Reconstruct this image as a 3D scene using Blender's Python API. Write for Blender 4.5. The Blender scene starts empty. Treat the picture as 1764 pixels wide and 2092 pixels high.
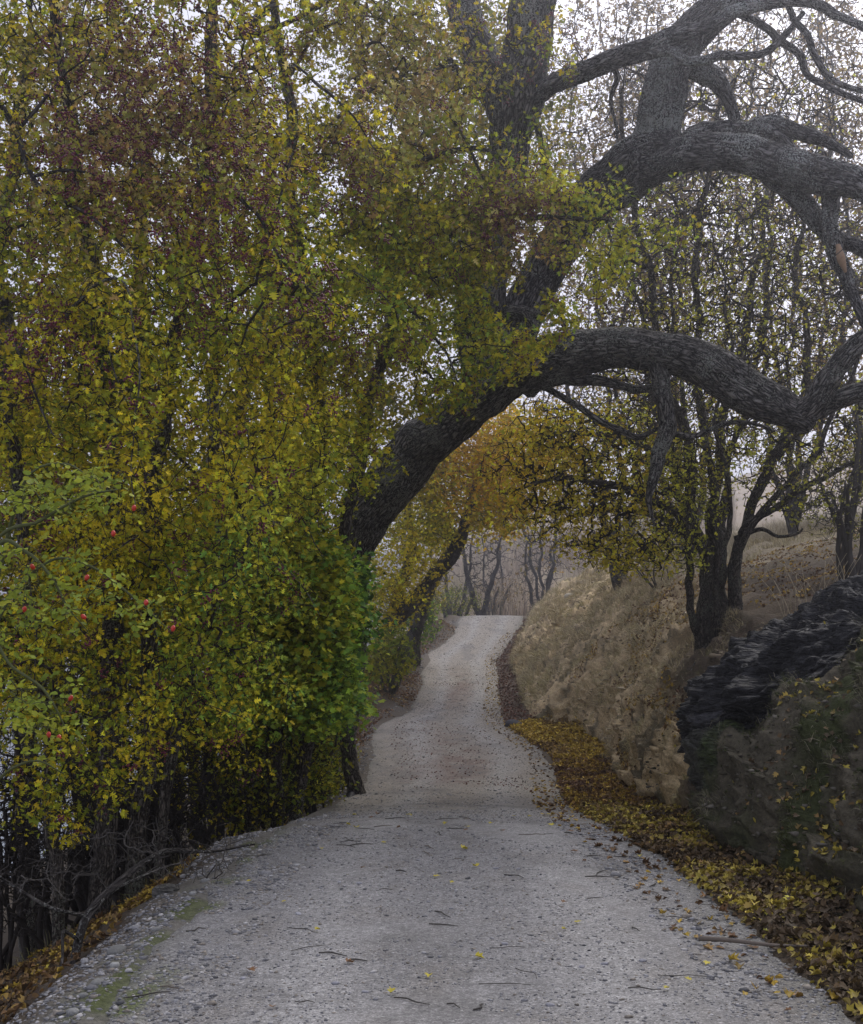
import bpy, math
import numpy as np
rng = np.random.default_rng(11)
C = bpy.context.scene.collection
sc = bpy.context.scene
R = math.radians

# ------------------------------------------------------------------ camera, sky, sun, exposure
EYE, FOC, CX, HZ = 1.55, 2500.0, 882.0, 1270.0
cam = bpy.data.cameras.new('camera')
cam.sensor_fit = 'VERTICAL'; cam.sensor_height = 24.0
cam.lens = 24.0 * FOC / 2092.0
cam.shift_y = (HZ - 1046.0) / 2092.0
cam.clip_start = 0.05; cam.clip_end = 6000
camo = bpy.data.objects.new('camera', cam); C.objects.link(camo)
camo.location = (0, 0, EYE); camo.rotation_euler = (R(90), 0, 0)
sc.camera = camo

SUN_EL, SUN_AZ = 43.0, 26.0            # azimuth from +Y towards +X
w = bpy.data.worlds.new('World'); sc.world = w; w.use_nodes = True
nt = w.node_tree; nt.nodes.clear()
sky = nt.nodes.new('ShaderNodeTexSky'); sky.sky_type = 'NISHITA'; sky.sun_disc = False
sky.sun_elevation = R(SUN_EL); sky.sun_rotation = R(SUN_AZ)
sky.air_density = 1.0; sky.dust_density = 4.0; sky.ozone_density = 1.5
hs = nt.nodes.new('ShaderNodeHueSaturation'); hs.inputs['Saturation'].default_value = 0.45
mx = nt.nodes.new('ShaderNodeMix'); mx.data_type = 'RGBA'; mx.inputs[0].default_value = 0.7
mx.inputs[7].default_value = (7.5, 7.6, 9.3, 1)           # even overcast layer
bg = nt.nodes.new('ShaderNodeBackground'); bg.inputs['Strength'].default_value = 0.060
out = nt.nodes.new('ShaderNodeOutputWorld')
nt.links.new(sky.outputs[0], hs.inputs['Color']); nt.links.new(hs.outputs[0], mx.inputs[6])
nt.links.new(mx.outputs[2], bg.inputs['Color']); nt.links.new(bg.outputs[0], out.inputs['Surface'])

sl = bpy.data.lights.new('sun', 'SUN'); sl.energy = 1.5; sl.angle = R(35); sl.color = (1.0, 0.95, 0.88)
so = bpy.data.objects.new('sun', sl); C.objects.link(so)
so.rotation_euler = (R(90 - SUN_EL), 0, R(180 - SUN_AZ)); so.location = (0, 0, 30)
sc.view_settings.view_transform = 'Standard'; sc.view_settings.look = 'None'
sc.view_settings.gamma = 1; sc.view_settings.exposure = 1.02
cy = sc.cycles
cy.use_denoising = True
cy.max_bounces = 6; cy.diffuse_bounces = 3; cy.glossy_bounces = 2; cy.transmission_bounces = 3; cy.transparent_max_bounces = 4; cy.volume_bounces = 0
cy.use_adaptive_sampling = False
try: cy.denoising_input_passes = 'RGB_ALBEDO_NORMAL'; cy.denoising_prefilter = 'ACCURATE'
except Exception: pass

def P(px, py, Y):
    return np.array([(px - CX) * Y / FOC, Y, EYE + (HZ - py) * Y / FOC])
def PX(v):                              # world -> photo pixel (1764 x 2092 frame)
    return CX + v[:, 0] * FOC / v[:, 1], HZ - (v[:, 2] - EYE) * FOC / v[:, 1]

# ------------------------------------------------------------------ numeric helpers
def _h(i, j, k):
    n = (i.astype(np.int64) * 374761393 + j.astype(np.int64) * 668265263 + k.astype(np.int64) * 2654435761 + 1013904223) & 0xffffffff
    n = ((n ^ (n >> 15)) * 739982445) & 0xffffffff
    n = ((n ^ (n >> 13)) * 1274126177) & 0xffffffff
    n = ((n ^ (n >> 16)) * 2246822519) & 0xffffffff
    return ((n ^ (n >> 15)) & 0xffffff) / float(0xffffff)
def noise3(x, y, z):
    x, y, z = np.broadcast_arrays(np.asarray(x, float), np.asarray(y, float), np.asarray(z, float))
    xi, yi, zi = np.floor(x), np.floor(y), np.floor(z)
    f = lambda t: t * t * (3 - 2 * t)
    u, v, w_ = f(x - xi), f(y - yi), f(z - zi)
    r = 0
    for a in (0, 1):
        for b in (0, 1):
            for c in (0, 1):
                r = r + _h(xi + a, yi + b, zi + c) * (u if a else 1 - u) * (v if b else 1 - v) * (w_ if c else 1 - w_)
    return r * 2 - 1
def fbm(x, y, z=0.0, o=4, g=.5):
    s = 0; a = 1; f = 1; t = 0
    for i in range(o):
        s = s + a * noise3(x * f + 17.3 * i, y * f + 5.1 * i, z * f + 9.7 * i); t += a; a *= g; f *= 2.03
    return s / t

# ------------------------------------------------------------------ object helpers
def tag(o, label=None, cat=None, group=None, kind=None):
    if label: o['label'] = label
    if cat: o['category'] = cat
    if group: o['group'] = group
    if kind: o['kind'] = kind
    return o
def empty(name, loc, label, cat, group=None):
    o = bpy.data.objects.new(name, None); C.objects.link(o); o.location = tuple(loc); o.empty_display_size = .2
    tag(o, label, cat, group)
    return o
def build(name, V, faces, mat, parent=None, col=None, bark=None, smooth=True):
    """V (n,3) in world coordinates; faces: list of (m,k) arrays; col per face (m_total,3); bark per vertex (n,3)"""
    me = bpy.data.meshes.new(name)
    V = np.asarray(V, float)
    org = np.zeros(3)
    if parent is not None: org = WL(parent)
    V = V - org
    faces = [np.asarray(f, np.int32) for f in faces if len(f)]
    me.vertices.add(len(V)); me.vertices.foreach_set('co', V.astype(np.float32).ravel())
    loops = np.concatenate([f.ravel() for f in faces])
    tot = np.concatenate([np.full(len(f), f.shape[1], np.int32) for f in faces])
    st = np.concatenate([[0], np.cumsum(tot)[:-1]]).astype(np.int32)
    me.loops.add(len(loops)); me.loops.foreach_set('vertex_index', loops)
    me.polygons.add(len(tot)); me.polygons.foreach_set('loop_start', st); me.polygons.foreach_set('loop_total', tot)
    if smooth: me.polygons.foreach_set('use_smooth', np.ones(len(tot), bool))
    me.update(calc_edges=True)
    if col is not None:
        dom = 'FACE' if len(col) == len(tot) and len(col) != len(V) else 'POINT'
        a = me.attributes.new('col', 'FLOAT_COLOR', dom)
        c4 = np.ones((len(col), 4), np.float32); c4[:, :3] = col
        a.data.foreach_set('color', c4.ravel())
    if bark is not None:
        a = me.attributes.new('bark', 'FLOAT_VECTOR', 'POINT'); a.data.foreach_set('vector', np.asarray(bark, np.float32).ravel())
    me.materials.append(mat)
    o = bpy.data.objects.new(name, me); C.objects.link(o)
    if parent is not None: o.parent = parent
    return o
def WL(o):
    v = np.array(o.location, float)
    while o.parent: o = o.parent; v = v + np.array(o.location)
    return v
class Acc:
    def __init__(s): s.V = []; s.F = {}; s.n = 0; s.C = {}; s.B = []
    def add(s, V, F, col=None, bark=None):
        F = np.asarray(F, np.int32); k = F.shape[1]
        s.V.append(np.asarray(V)); s.F.setdefault(k, []).append(F + s.n)
        if col is not None: s.C.setdefault(k, []).append(np.broadcast_to(col, (len(F), 3)))
        if bark is not None: s.B.append(bark)
        s.n += len(V)
    def build(s, name, mat, parent=None, smooth=True):
        if not s.n: return None
        ks = sorted(s.F)
        F = [np.concatenate(s.F[k]) for k in ks]
        col = np.concatenate([np.concatenate(s.C[k]) for k in ks]) if s.C else None
        return build(name, np.concatenate(s.V), F, mat, parent, col, np.concatenate(s.B) if s.B else None, smooth)

# ------------------------------------------------------------------ materials
def mat(name, rough=.9, spec=.25):
    m = bpy.data.materials.new(name); m.use_nodes = True
    n = m.node_tree.nodes; b = n['Principled BSDF']
    b.inputs['Roughness'].default_value = rough
    b.inputs['Specular IOR Level'].default_value = spec
    return m, m.node_tree, b
def N(t, typ, **kw):
    n = t.nodes.new(typ)
    for k, v in kw.items():
        if k.startswith('i_'):
            key = k[2:]; n.inputs[int(key) if key.isdigit() else key.replace('_', ' ')].default_value = v
        else: setattr(n, k, v)
    return n
def ramp(t, fac, stops, interp='LINEAR'):
    r = t.nodes.new('ShaderNodeValToRGB'); r.color_ramp.interpolation = interp
    e = r.color_ramp.elements
    while len(e) < len(stops): e.new(.5)
    for q, (p, c) in zip(e, stops):
        q.position = p; q.color = (c, c, c, 1) if not hasattr(c, '__len__') else (*c, 1)
    t.links.new(fac, r.inputs[0]); return r.outputs[0]
def mixc(t, fac, a, b, mode='MIX'):
    m = t.nodes.new('ShaderNodeMix'); m.data_type = 'RGBA'; m.blend_type = mode
    for idx, v in ((0, fac), (6, a), (7, b)):
        if hasattr(v, 'is_output'): t.links.new(v, m.inputs[idx])
        elif idx == 0: m.inputs[0].default_value = v
        else: m.inputs[idx].default_value = (*v, 1)
    return m.outputs[2]
def bump(t, b, h, strength=.5, dist=.02, prev=None):
    n = t.nodes.new('ShaderNodeBump'); n.inputs['Strength'].default_value = strength; n.inputs['Distance'].default_value = dist
    t.links.new(h, n.inputs['Height'])
    if prev: t.links.new(prev, n.inputs['Normal'])
    t.links.new(n.outputs[0], b.inputs['Normal']); return n.outputs[0]

def leaf_material(name, trans=.38):
    m, t, b = mat(name, .6, .16)
    a = N(t, 'ShaderNodeAttribute', attribute_name='col')
    t.links.new(a.outputs['Color'], b.inputs['Base Color'])
    tr = N(t, 'ShaderNodeBsdfTranslucent'); t.links.new(a.outputs['Color'], tr.inputs['Color'])
    ms = N(t, 'ShaderNodeMixShader'); ms.inputs[0].default_value = trans
    o = t.nodes['Material Output']
    t.links.new(b.outputs[0], ms.inputs[1]); t.links.new(tr.outputs[0], ms.inputs[2]); t.links.new(ms.outputs[0], o.inputs['Surface'])
    return m
M_leaf = leaf_material('leaf')
M_dryleaf = leaf_material('dry_leaf', .15)

def bark_material(name, dark, light, lichen=.0, lcol=(.3, .32, .29), scale=1.0):
    m, t, b = mat(name, .9, .2)
    a = N(t, 'ShaderNodeAttribute', attribute_name='bark')
    mp = N(t, 'ShaderNodeMapping'); mp.inputs['Scale'].default_value = (1, 1, .22)
    t.links.new(a.outputs['Vector'], mp.inputs['Vector'])
    vo = N(t, 'ShaderNodeTexVoronoi', feature='DISTANCE_TO_EDGE'); vo.inputs['Scale'].default_value = 34 * scale
    no = N(t, 'ShaderNodeTexNoise'); no.inputs['Scale'].default_value = 30 * scale; no.inputs['Detail'].default_value = 6
    n2 = N(t, 'ShaderNodeTexNoise'); n2.inputs['Scale'].default_value = 14 * scale; n2.inputs['Detail'].default_value = 4
    t.links.new(mp.outputs[0], n2.inputs['Vector'])
    mv = mixc(t, .12, mp.outputs[0], n2.outputs['Color'], 'ADD')
    t.links.new(mv, vo.inputs['Vector']); t.links.new(mp.outputs[0], no.inputs['Vector'])
    edge = ramp(t, vo.outputs['Distance'], [(0, 0), (.35, 1)])
    f = N(t, 'ShaderNodeMath', operation='MULTIPLY'); t.links.new(edge, f.inputs[0]); t.links.new(no.outputs[0], f.inputs[1])
    fc = ramp(t, f.outputs[0], [(.05, 0), (.55, 1)])
    c = mixc(t, fc, dark, light)
    if lichen > 0:
        g = N(t, 'ShaderNodeTexNoise'); g.inputs['Scale'].default_value = 70; g.inputs['Detail'].default_value = 5
        g2 = N(t, 'ShaderNodeTexNoise'); g2.inputs['Scale'].default_value = 2.2; g2.inputs['Detail'].default_value = 3
        t.links.new(a.outputs['Vector'], g.inputs['Vector']); t.links.new(a.outputs['Vector'], g2.inputs['Vector'])
        s = N(t, 'ShaderNodeMath', operation='ADD'); t.links.new(g.outputs[0], s.inputs[0])
        s2 = N(t, 'ShaderNodeMath', operation='MULTIPLY'); t.links.new(g2.outputs[0], s2.inputs[0]); s2.inputs[1].default_value = .7
        t.links.new(s2.outputs[0], s.inputs[1])
        th = 1.06 - lichen * .2
        lf = ramp(t, s.outputs[0], [(min(th, .99) - .06, 0), (min(th, .99), 1)])
        c = mixc(t, lf, c, lcol)
    t.links.new(c, b.inputs['Base Color'])
    bump(t, b, f.outputs[0], 1.0, .05)
    return m
M_bark = bark_material('bark_dark', (.016, .015, .014), (.28, .26, .24), .12, (.24, .25, .22))
M_lichen = bark_material('bark_lichen', (.016, .015, .016), (.27, .255, .25), .4, (.33, .35, .33))
M_bark0 = bark_material('bark_trunk', (.022, .021, .02), (.33, .31, .29), .1, (.26, .27, .24))
M_haw = bark_material('bark_hawthorn', (.028, .023, .019), (.27, .235, .195), .1, (.2, .21, .16), 1.4)
M_bg = bark_material('bark_grey', (.035, .031, .028), (.12, .108, .098), .3, (.19, .19, .17), .8)
def flat(name, c, rough=.9, var=.4, sc_=8.0, spec=.2):
    m, t, b = mat(name, rough, spec)
    g = N(t, 'ShaderNodeTexNoise'); g.inputs['Scale'].default_value = sc_; g.inputs['Detail'].default_value = 5
    co = N(t, 'ShaderNodeNewGeometry'); t.links.new(co.outputs['Position'], g.inputs['Vector'])
    d = tuple(q * (1 - var) for q in c); l = tuple(min(1, q * (1 + var)) for q in c)
    t.links.new(mixc(t, g.outputs[0], d, l), b.inputs['Base Color'])
    return m
M_twig = flat('twig', (.03, .025, .021))
M_twiggrey = flat('twig_grey', (.075, .068, .06))
M_twigpale = flat('twig_pale', (.16, .135, .11))
M_rosestem = flat('rose_stem', (.09, .10, .04))
M_berry = flat('berry', (.14, .02, .045), .45, .5, 40, .4)
M_hip = flat('rose_hip', (.50, .035, .015), .3, .2, 30, .5)
M_calyx = flat('calyx', (.05, .03, .015))

def colored(name, rough=.9, bs=60., bd=.01, bst=.5, tint=.35, spec=.2):
    m, t, b = mat(name, rough, spec)
    a = N(t, 'ShaderNodeAttribute', attribute_name='col')
    co = N(t, 'ShaderNodeNewGeometry')
    g = N(t, 'ShaderNodeTexNoise'); g.inputs['Scale'].default_value = bs; g.inputs['Detail'].default_value = 8; g.inputs['Roughness'].default_value = .65
    t.links.new(co.outputs['Position'], g.inputs['Vector'])
    v = ramp(t, g.outputs[0], [(.3, 1 - tint), (.7, 1 + tint)])
    c = mixc(t, 1.0, a.outputs['Color'], v, 'MULTIPLY')
    t.links.new(c, b.inputs['Base Color'])
    bump(t, b, g.outputs[0], bst, bd)
    return m
M_col = colored('coloured_surface')

# ------------------------------------------------------------------ terrain
# path rows: Y, px left, px right, z   (left/right edge given at that distance)
_rows = [(-6, -1.38, 1.65, 0), (0, -1.38, 1.65, 0), (4.7, -1.38, 1.70, 0), (6.2, -1.36, 1.65, 0), (8.6, -1.30, 1.52, 0), (9.4, -1.2, 1.42, -.04),
         (11, -1.1, 1.45, -.2), (14, -1.1, 1.58, -.52), (17.5, -1.0, 1.88, -.76), (21, -1.05, 2.1, -.74), (24, -1.2, 1.75, -.66), (26, -1.2, 1.6, -.62),
         (28, -.6, 1.62, -.56), (34, -.28, 1.95, -.22), (40, -.5, 2.2, .30), (44, .72, 3.0, 1.02), (48, 1.0, 3.5, 1.55), (52, 1.3, 3.87, 1.8), (56, 1.7, 4.6, 1.75), (62, 3.5, 7.0, 1.2), (75, 8, 11, .2)]
_R = np.array(_rows, float)
def smooth_interp(Y, xs, ys):
    d = .6
    return (np.interp(Y - d, xs, ys) + 2 * np.interp(Y, xs, ys) + np.interp(Y + d, xs, ys)) / 4
def xL(Y): return smooth_interp(Y, _R[:, 0], _R[:, 1])
def xR(Y): return smooth_interp(Y, _R[:, 0], _R[:, 2])
def zP(Y): return smooth_interp(Y, _R[:, 0], _R[:, 3])
# control sections: (dx, dz) offsets; left offsets from xL / zP, right absolute x,z
_S = {  # Y: left [(dx,dz)...outwards], right [(x,z)...outwards]
 -6: ([(-.26, -.09), (-1.0, -.50), (-3.0, -1.7), (-8, -4.2)], [(2.1, .02), (2.45, .7), (2.9, 1.4), (4.2, 2.0), (8, 3.2)]),
 5: ([(-.26, -.09), (-1.0, -.50), (-3.0, -1.7), (-8, -4.2)], [(2.25, .02), (2.5, .6), (3.0, 1.45), (4.2, 2.0), (8, 3.2)]),
 7: ([(-.26, -.09), (-1.0, -.50), (-3.0, -1.7), (-8, -4.2)], [(2.22, .02), (2.42, .6), (2.9, 1.45), (4.2, 2.05), (8, 3.2)]),
 9: ([(-.26, -.09), (-1.0, -.50), (-3.0, -1.7), (-8, -4.2)], [(1.97, .02), (2.2, .55), (2.75, 1.15), (3.9, 1.75), (8, 3.2)]),
 11: ([(-.3, -.15), (-1.1, -.5), (-3, -1.6), (-8, -4.0)], [(2.32, -.15), (2.6, .40), (3.0, 1.0), (4.0, 1.5), (8, 3.0)]),
 14: ([(-.3, -.15), (-.9, -.6), (-3, -1.6), (-8, -3.6)], [(2.4, -.5), (2.65, .22), (3.05, .7), (4.0, 1.42), (8, 2.9)]),
 18: ([(-.3, -.15), (-.9, -.5), (-3, -1.4), (-8, -3.4)], [(2.75, -.72), (3.0, .2), (3.4, .75), (4.3, 1.55), (8, 2.9)]),
 22: ([(-.4, -.12), (-1.0, -.4), (-3, -1.4), (-8, -3.4)], [(3.2, -.70), (3.5, .4), (4.0, 1.2), (5.0, 2.2), (9, 3.2)]),
 24.5: ([(-.4, -.1), (-1.0, -.4), (-3, -1.4), (-8, -3.6)], [(3.0, -.62), (3.4, .4), (4.0, 1.25), (5.1, 2.25), (9, 3.4)]),
 26: ([(-.4, -.1), (-1.0, -.3), (-3, -1.4), (-8, -3.6)], [(2.2, -.55), (2.85, .2), (3.8, 1.12), (5.2, 2.35), (9, 3.5)]),
 30: ([(-.6, .02), (-1.3, -.25), (-3, -1.4), (-8, -3.8)], [(2.3, -.40), (2.95, .40), (3.85, 1.40), (5.6, 2.72), (10, 3.8)]),
 36: ([(-.6, .03), (-1.3, -.3), (-3, -1.5), (-8, -4.0)], [(2.5, -.0), (3.15, .85), (4.1, 1.80), (6.0, 2.95), (10, 4.1)]),
 41: ([(-.5, .05), (-1.3, -.4), (-3, -1.8), (-8, -4.6)], [(2.7, .50), (3.4, 1.35), (4.2, 2.02), (6.2, 3.15), (10, 4.4)]),
 45: ([(-.5, .12), (-1.3, -.3), (-3, -2.3), (-8, -5.2)], [(3.5, 1.20), (4.0, 2.0), (4.9, 2.9), (6.6, 3.7), (11, 4.8)]),
 52: ([(-.5, .05), (-1.5, -.7), (-3.5, -2.8), (-8, -5.8)], [(4.3, 1.85), (4.9, 2.4), (5.8, 3.0), (7.5, 3.8), (12, 5)]),
 62: ([(-.5, 0), (-1.5, -.5), (-3.5, -2.2), (-9, -5.0)], [(7.3, 1.3), (7.8, 1.8), (9, 2.6), (11, 3.4), (16, 5)]),
 75: ([(-.5, 0), (-1.5, -.4), (-3.5, -1.4), (-10, -4.0)], [(11.5, .3), (12, .7), (13, 1.2), (15, 2), (20, 4)]),
}
_SY = np.array(sorted(_S)); _K = 4 + 2 + 5
_SX = []; _SZ = []
for y in _SY:
    l, r = _S[int(y) if y != 24.5 else 24.5]
    a, b, z = float(xL(y)), float(xR(y)), float(zP(y))
    _SX.append([a + d for d, _ in l[::-1]] + [a, b] + [q for q, _ in r]); _SZ.append([z + d for _, d in l[::-1]] + [z, z] + [q for _, q in r])
_SX = np.array(_SX); _SZ = np.array(_SZ)
LAKE = -4.6
def sections(Y):
    """control x and z for an array of Y: (n, K+4)"""
    Y = np.asarray(Y, float); X = np.empty((len(Y), _K + 4)); Z = np.empty_like(X)
    for k in range(_K):
        X[:, k + 2] = (np.interp(Y - .35, _SY, _SX[:, k]) + np.interp(Y, _SY, _SX[:, k]) + np.interp(Y + .35, _SY, _SX[:, k])) / 3
        Z[:, k + 2] = (np.interp(Y - .35, _SY, _SZ[:, k]) + np.interp(Y, _SY, _SZ[:, k]) + np.interp(Y + .35, _SY, _SZ[:, k])) / 3
    far = np.clip((Y - 75) / 100, 0, None)
    rise = np.interp(Y, [62, 80, 110, 150, 200, 300, 700], [0, .5, 7, 13.5, 19, 24, 27])
    Z[:, 2:] += rise[:, None] * np.clip((X[:, 2:] + 12) / 14, 0.0, 1)
    spread = np.interp(Y, [75, 300], [1, 3.0]); X[:, 2:] *= spread[:, None]
    X[:, 1] = X[:, 2] - 6; Z[:, 1] = np.minimum(Z[:, 2] - 1.5, LAKE - 1.2)
    X[:, 0] = -600; Z[:, 0] = LAKE - 3
    X[:, -2] = X[:, -3] + 30; Z[:, -2] = Z[:, -3] + 3 + rise * .3
    X[:, -1] = 600; Z[:, -1] = Z[:, -2] + 6
    return X, Z
def G(x, Y, detail=True):
    x = np.atleast_1d(np.asarray(x, float)); Y = np.broadcast_to(np.asarray(Y, float), x.shape).copy()
    X, Z = sections(Y)
    idx = np.clip((X < x[:, None]).sum(1) - 1, 0, X.shape[1] - 2); r = np.arange(len(x))
    x0, x1 = X[r, idx], X[r, idx + 1]; f = np.clip((x - x0) / (x1 - x0 + 1e-9), 0, 1)
    z = Z[r, idx] * (1 - f) + Z[r, idx + 1] * f
    if detail:
        a, b = X[:, 6], X[:, 7]
        out_ = np.maximum(np.maximum(a - x, x - b), 0)
        inside = (x > a + .02) & (x < b - .02)
        amp = np.clip(out_ / .5, .0, 1)
        steep = np.clip((Z[r, idx + 1] - Z[r, idx]) / (x1 - x0 + 1e-9), 0, 1.5) * (x > b) * np.clip((60 - Y) / 20, 0, 1)
        z = z + amp * (.10 * fbm(x * 1.1, Y * 1.1, 3, 4) + .03 * fbm(x * 7, Y * 7, 7, 3))
        z = z + steep * .12 * fbm(x * 1.3 + Y * .5, Y * 1.6 - x * .3, 11, 3, .5)
        pass
        z = z + .012 * fbm(x * 14, Y * 14, 2, 2) * np.clip(out_ / .1, .3, 1)
        ins = np.clip(np.minimum(x - a, b - x) / .12, 0, 1)
        z = z - .06 * ins * (Y < 70)
        z = z + .50 * np.exp(-((x + 1.55) / .55) ** 2 - ((Y - 30.5) / 3.0) ** 2) + .28 * np.exp(-((x - .25) / .4) ** 2 - ((Y - 45.5) / 2.5) ** 2)
        # gravel mound at the edge of the rise, left
        z = z + .12 * np.exp(-((x + 1.55) / .3) ** 2 - ((Y - 8.9) / .35) ** 2)
    return z
def Gn(x, Y, e=.06):
    gx = (G(x + e, Y) - G(x - e, Y)) / (2 * e); gy = (G(x, Y + e) - G(x, Y - e)) / (2 * e)
    n = np.stack([-gx, -gy, np.ones_like(gx)], 1); return n / np.linalg.norm(n, axis=1)[:, None]

Yr = np.concatenate([np.arange(-6, 4, .3), np.arange(4, 13, .05), np.arange(13, 30, .1), np.arange(30, 62, .22), np.geomspace(62, 700, 90)])
cols = []
secX, _ = sections(Yr)
sub = [6, 8, 14, 22, 18, 10, 12, 26, 44, 48, 40, 22, 12, 8]
cum = np.concatenate([[0], np.cumsum(sub)])
grid = []
for k in range(secX.shape[1] - 1):
    n = sub[k] if k < len(sub) else 8
    for i in range(n): grid.append(secX[:, k] + (secX[:, k + 1] - secX[:, k]) * (i / n))
grid.append(secX[:, -1]); GX = np.stack(grid, 1); GY = np.repeat(Yr[:, None], GX.shape[1], 1)
GZ = G(GX.ravel(), GY.ravel()).reshape(GX.shape)
nr, ncx = GX.shape
ii = np.arange(nr * ncx).reshape(nr, ncx)
quads = np.stack([ii[:-1, :-1], ii[:-1, 1:], ii[1:, 1:], ii[1:, :-1]], -1).reshape(-1, 4)
Vg = np.stack([GX, GY, GZ], -1)
def grid_normals(V):
    du = np.gradient(V, axis=1); dv = np.gradient(V, axis=0); n = np.cross(du, dv); return n / (np.linalg.norm(n, axis=2)[..., None] + 1e-12)
_n = grid_normals(Vg); _c = np.arange(ncx)[None]
_m = np.clip((_c - cum[8] + 4) / 10, 0, 1) * np.clip((cum[12] + 4 - _c) / 26, 0, 1) * np.clip((62 - GY) / 15, 0, 1)
_x, _y, _z = GX, GY, GZ
_rid = lambda f, s_: 1 - 2.6 * np.abs(fbm(_x * f + s_, _y * f * .7, _z * f * 1.2, 4, .55))
_D = .17 * fbm(_x * 1.1, _y * .9, _z * 1.5 + 3, 4) + .12 * _rid(2.1, 5.) + .045 * _rid(6., 9.) + .022 * fbm(_x * 17, _y * 17, _z * 17, 3, .6)
_t = _z * 2.3 + .9 * fbm(_x * .9, _y * .6, 3, 3); _D = _D + .11 * ((_t - np.floor(_t)) ** 2.5) - .03
Vg = Vg + _n * (_m * (_D - .02))[..., None]
GN = grid_normals(Vg); VG3 = Vg
def surf(n, Y0, Y1, k0, k1, seed=0, thr=-2., fr=1.0, minz=-9.):
    r0, r1 = np.searchsorted(Yr, [Y0, Y1]); c0, c1 = cum[k0], cum[k1]; A = VG3[r0:r1, c0:c1]; B = VG3[r0 + 1:r1 + 1, c0:c1]; D_ = VG3[r0:r1, c0 + 1:c1 + 1]
    ar = np.linalg.norm(np.cross(B - A, D_ - A), axis=2).ravel(); q = rng.choice(len(ar), n, p=ar / ar.sum()); i, j = q // (c1 - c0), q % (c1 - c0)
    u, v = rng.random((n, 1)), rng.random((n, 1)); p = A[i, j] + (B[i, j] - A[i, j]) * u + (D_[i, j] - A[i, j]) * v; nn = GN[r0 + i, c0 + j]
    k = (fbm(p[:, 0] * fr, p[:, 1] * fr, p[:, 2] * fr + seed, 3) > thr); return p[k], nn[k]
Vg = Vg.reshape(-1, 3)
x, Y, z = GX.ravel(), GY.ravel(), Vg[:, 2]
sx, sz = sections(Y); a, b, ft = sx[:, 6], sx[:, 7], sx[:, 8]
n1 = fbm(x * .9, Y * .9, 1, 4); n2 = fbm(x * 4, Y * 4, 2, 4)
def lerp(c0, c1, f): return np.asarray(c0) * (1 - f)[:, None] + np.asarray(c1) * f[:, None]
gc = np.tile([.085, .066, .046], (len(x), 1))                                   # soil
sh = np.clip(1 - (a - x) / .38 + n2 * .5, 0, 1) * (x < a + .4); gc = lerp(gc, (.17, .16, .14), np.clip(sh * 1.3, 0, 1) * np.clip((15 - Y) / 3, .25, 1))     # gravel shoulder
face = ((x > ft - .05)) * np.clip((sx[:, 11] + .6 - x) / 1.0, 0, 1) * np.clip((Y - 10.0 + n1 * 2) / 1.2, 0, 1) * np.clip((60 - Y) / 10, 0, 1)
gc = lerp(gc, (.50, .385, .225), np.clip(face * (1 + n2 * .5), 0, 1))
gc = lerp(gc, (.115, .088, .062), np.clip((x > sx[:, 9]) * np.clip(1 - abs(Y - 15) / 6, 0, 1) * 1.3 * np.clip((x - sx[:, 10]) * 2 + .6, 0, 1), 0, 1))   # bare brown earth under the shrub
streak = fbm(x * 2.2 + Y * .8, Y * 2.6, 41, 5, .65)
gc = lerp(gc, (.10, .088, .052), np.clip(face * (streak * 2.4 - .1), 0, .85)); gc = lerp(gc, (.19, .185, .06), np.clip(face * (-streak * 2.2 - .45), 0, .7))
near = ((x > ft - .1)) * np.clip((10.7 - Y + n1 * 2.0) / 1.0, 0, 1)
gc = lerp(gc, (.072, .064, .044), near)
gc = lerp(gc, (.045, .058, .018), near * np.clip(n2 * 2.0 + n1 + .2, 0, 1) * .8)
gc = lerp(gc, (.12, .105, .075), near * np.clip(-n2 * 2.2 - .2, 0, .8))
slope = (x > sx[:, 11]) * np.clip((Y - 20) / 4, 0, 1); gc = lerp(gc, (.34, .285, .19), slope * .85)
moss = np.exp(-((x - (a + .02 - .1 * n1)) / .14) ** 2) * np.clip(n2 * 2.5 + n1 * 1.5 + .1, 0, 1) * np.clip((13 - Y) / 2, 0, 1); gc = lerp(gc, (.075, .10, .014), np.clip(moss * .8, 0, .8))
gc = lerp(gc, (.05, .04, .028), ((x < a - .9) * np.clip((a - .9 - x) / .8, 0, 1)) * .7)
farm = np.clip((Y - 62) / 15, 0, 1); gc = lerp(gc, (.34, .27, .195), farm)
gc = lerp(gc, (.13, .12, .10), farm * np.clip(n1 * 2, 0, .6))
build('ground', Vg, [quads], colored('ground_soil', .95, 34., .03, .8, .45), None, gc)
tag(bpy.data.objects['ground'], kind='structure')

# the path: a crowned sheet of gravel
def path_z(x, Y):
    a, b = xL(Y), xR(Y); u = (x - a) / (b - a)
    z = zP(Y) + .03 * (1 - (2 * u - 1) ** 2) - .004 + .012 * fbm(x * 1.3, Y * 1.1, 8, 3) + .004 * fbm(x * 12, Y * 12, 9, 2)
    e = np.maximum(np.maximum(.06 + .20 * fbm(np.zeros_like(Y), Y * 2.1, 4, 5, .6) - (x - a), .03 + .17 * fbm(np.zeros_like(Y), Y * 2.1, 6, 5, .6) - (b - x)), 0)
    return z - e * .6
Yp = np.concatenate([np.arange(-6, 4, .3), np.arange(4, 13, .04), np.arange(13, 75, .12)])
us = np.linspace(-.04, 1.04, 90)
AX, BX = xL(Yp), xR(Yp); PXg = AX[:, None] + (BX - AX)[:, None] * us[None]; PYg = np.repeat(Yp[:, None], len(us), 1)
PZg = path_z(PXg.ravel(), PYg.ravel()); ii = np.arange(PXg.size).reshape(PXg.shape)
pq = np.stack([ii[:-1, :-1], ii[:-1, 1:], ii[1:, 1:], ii[1:, :-1]], -1).reshape(-1, 4)
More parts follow.
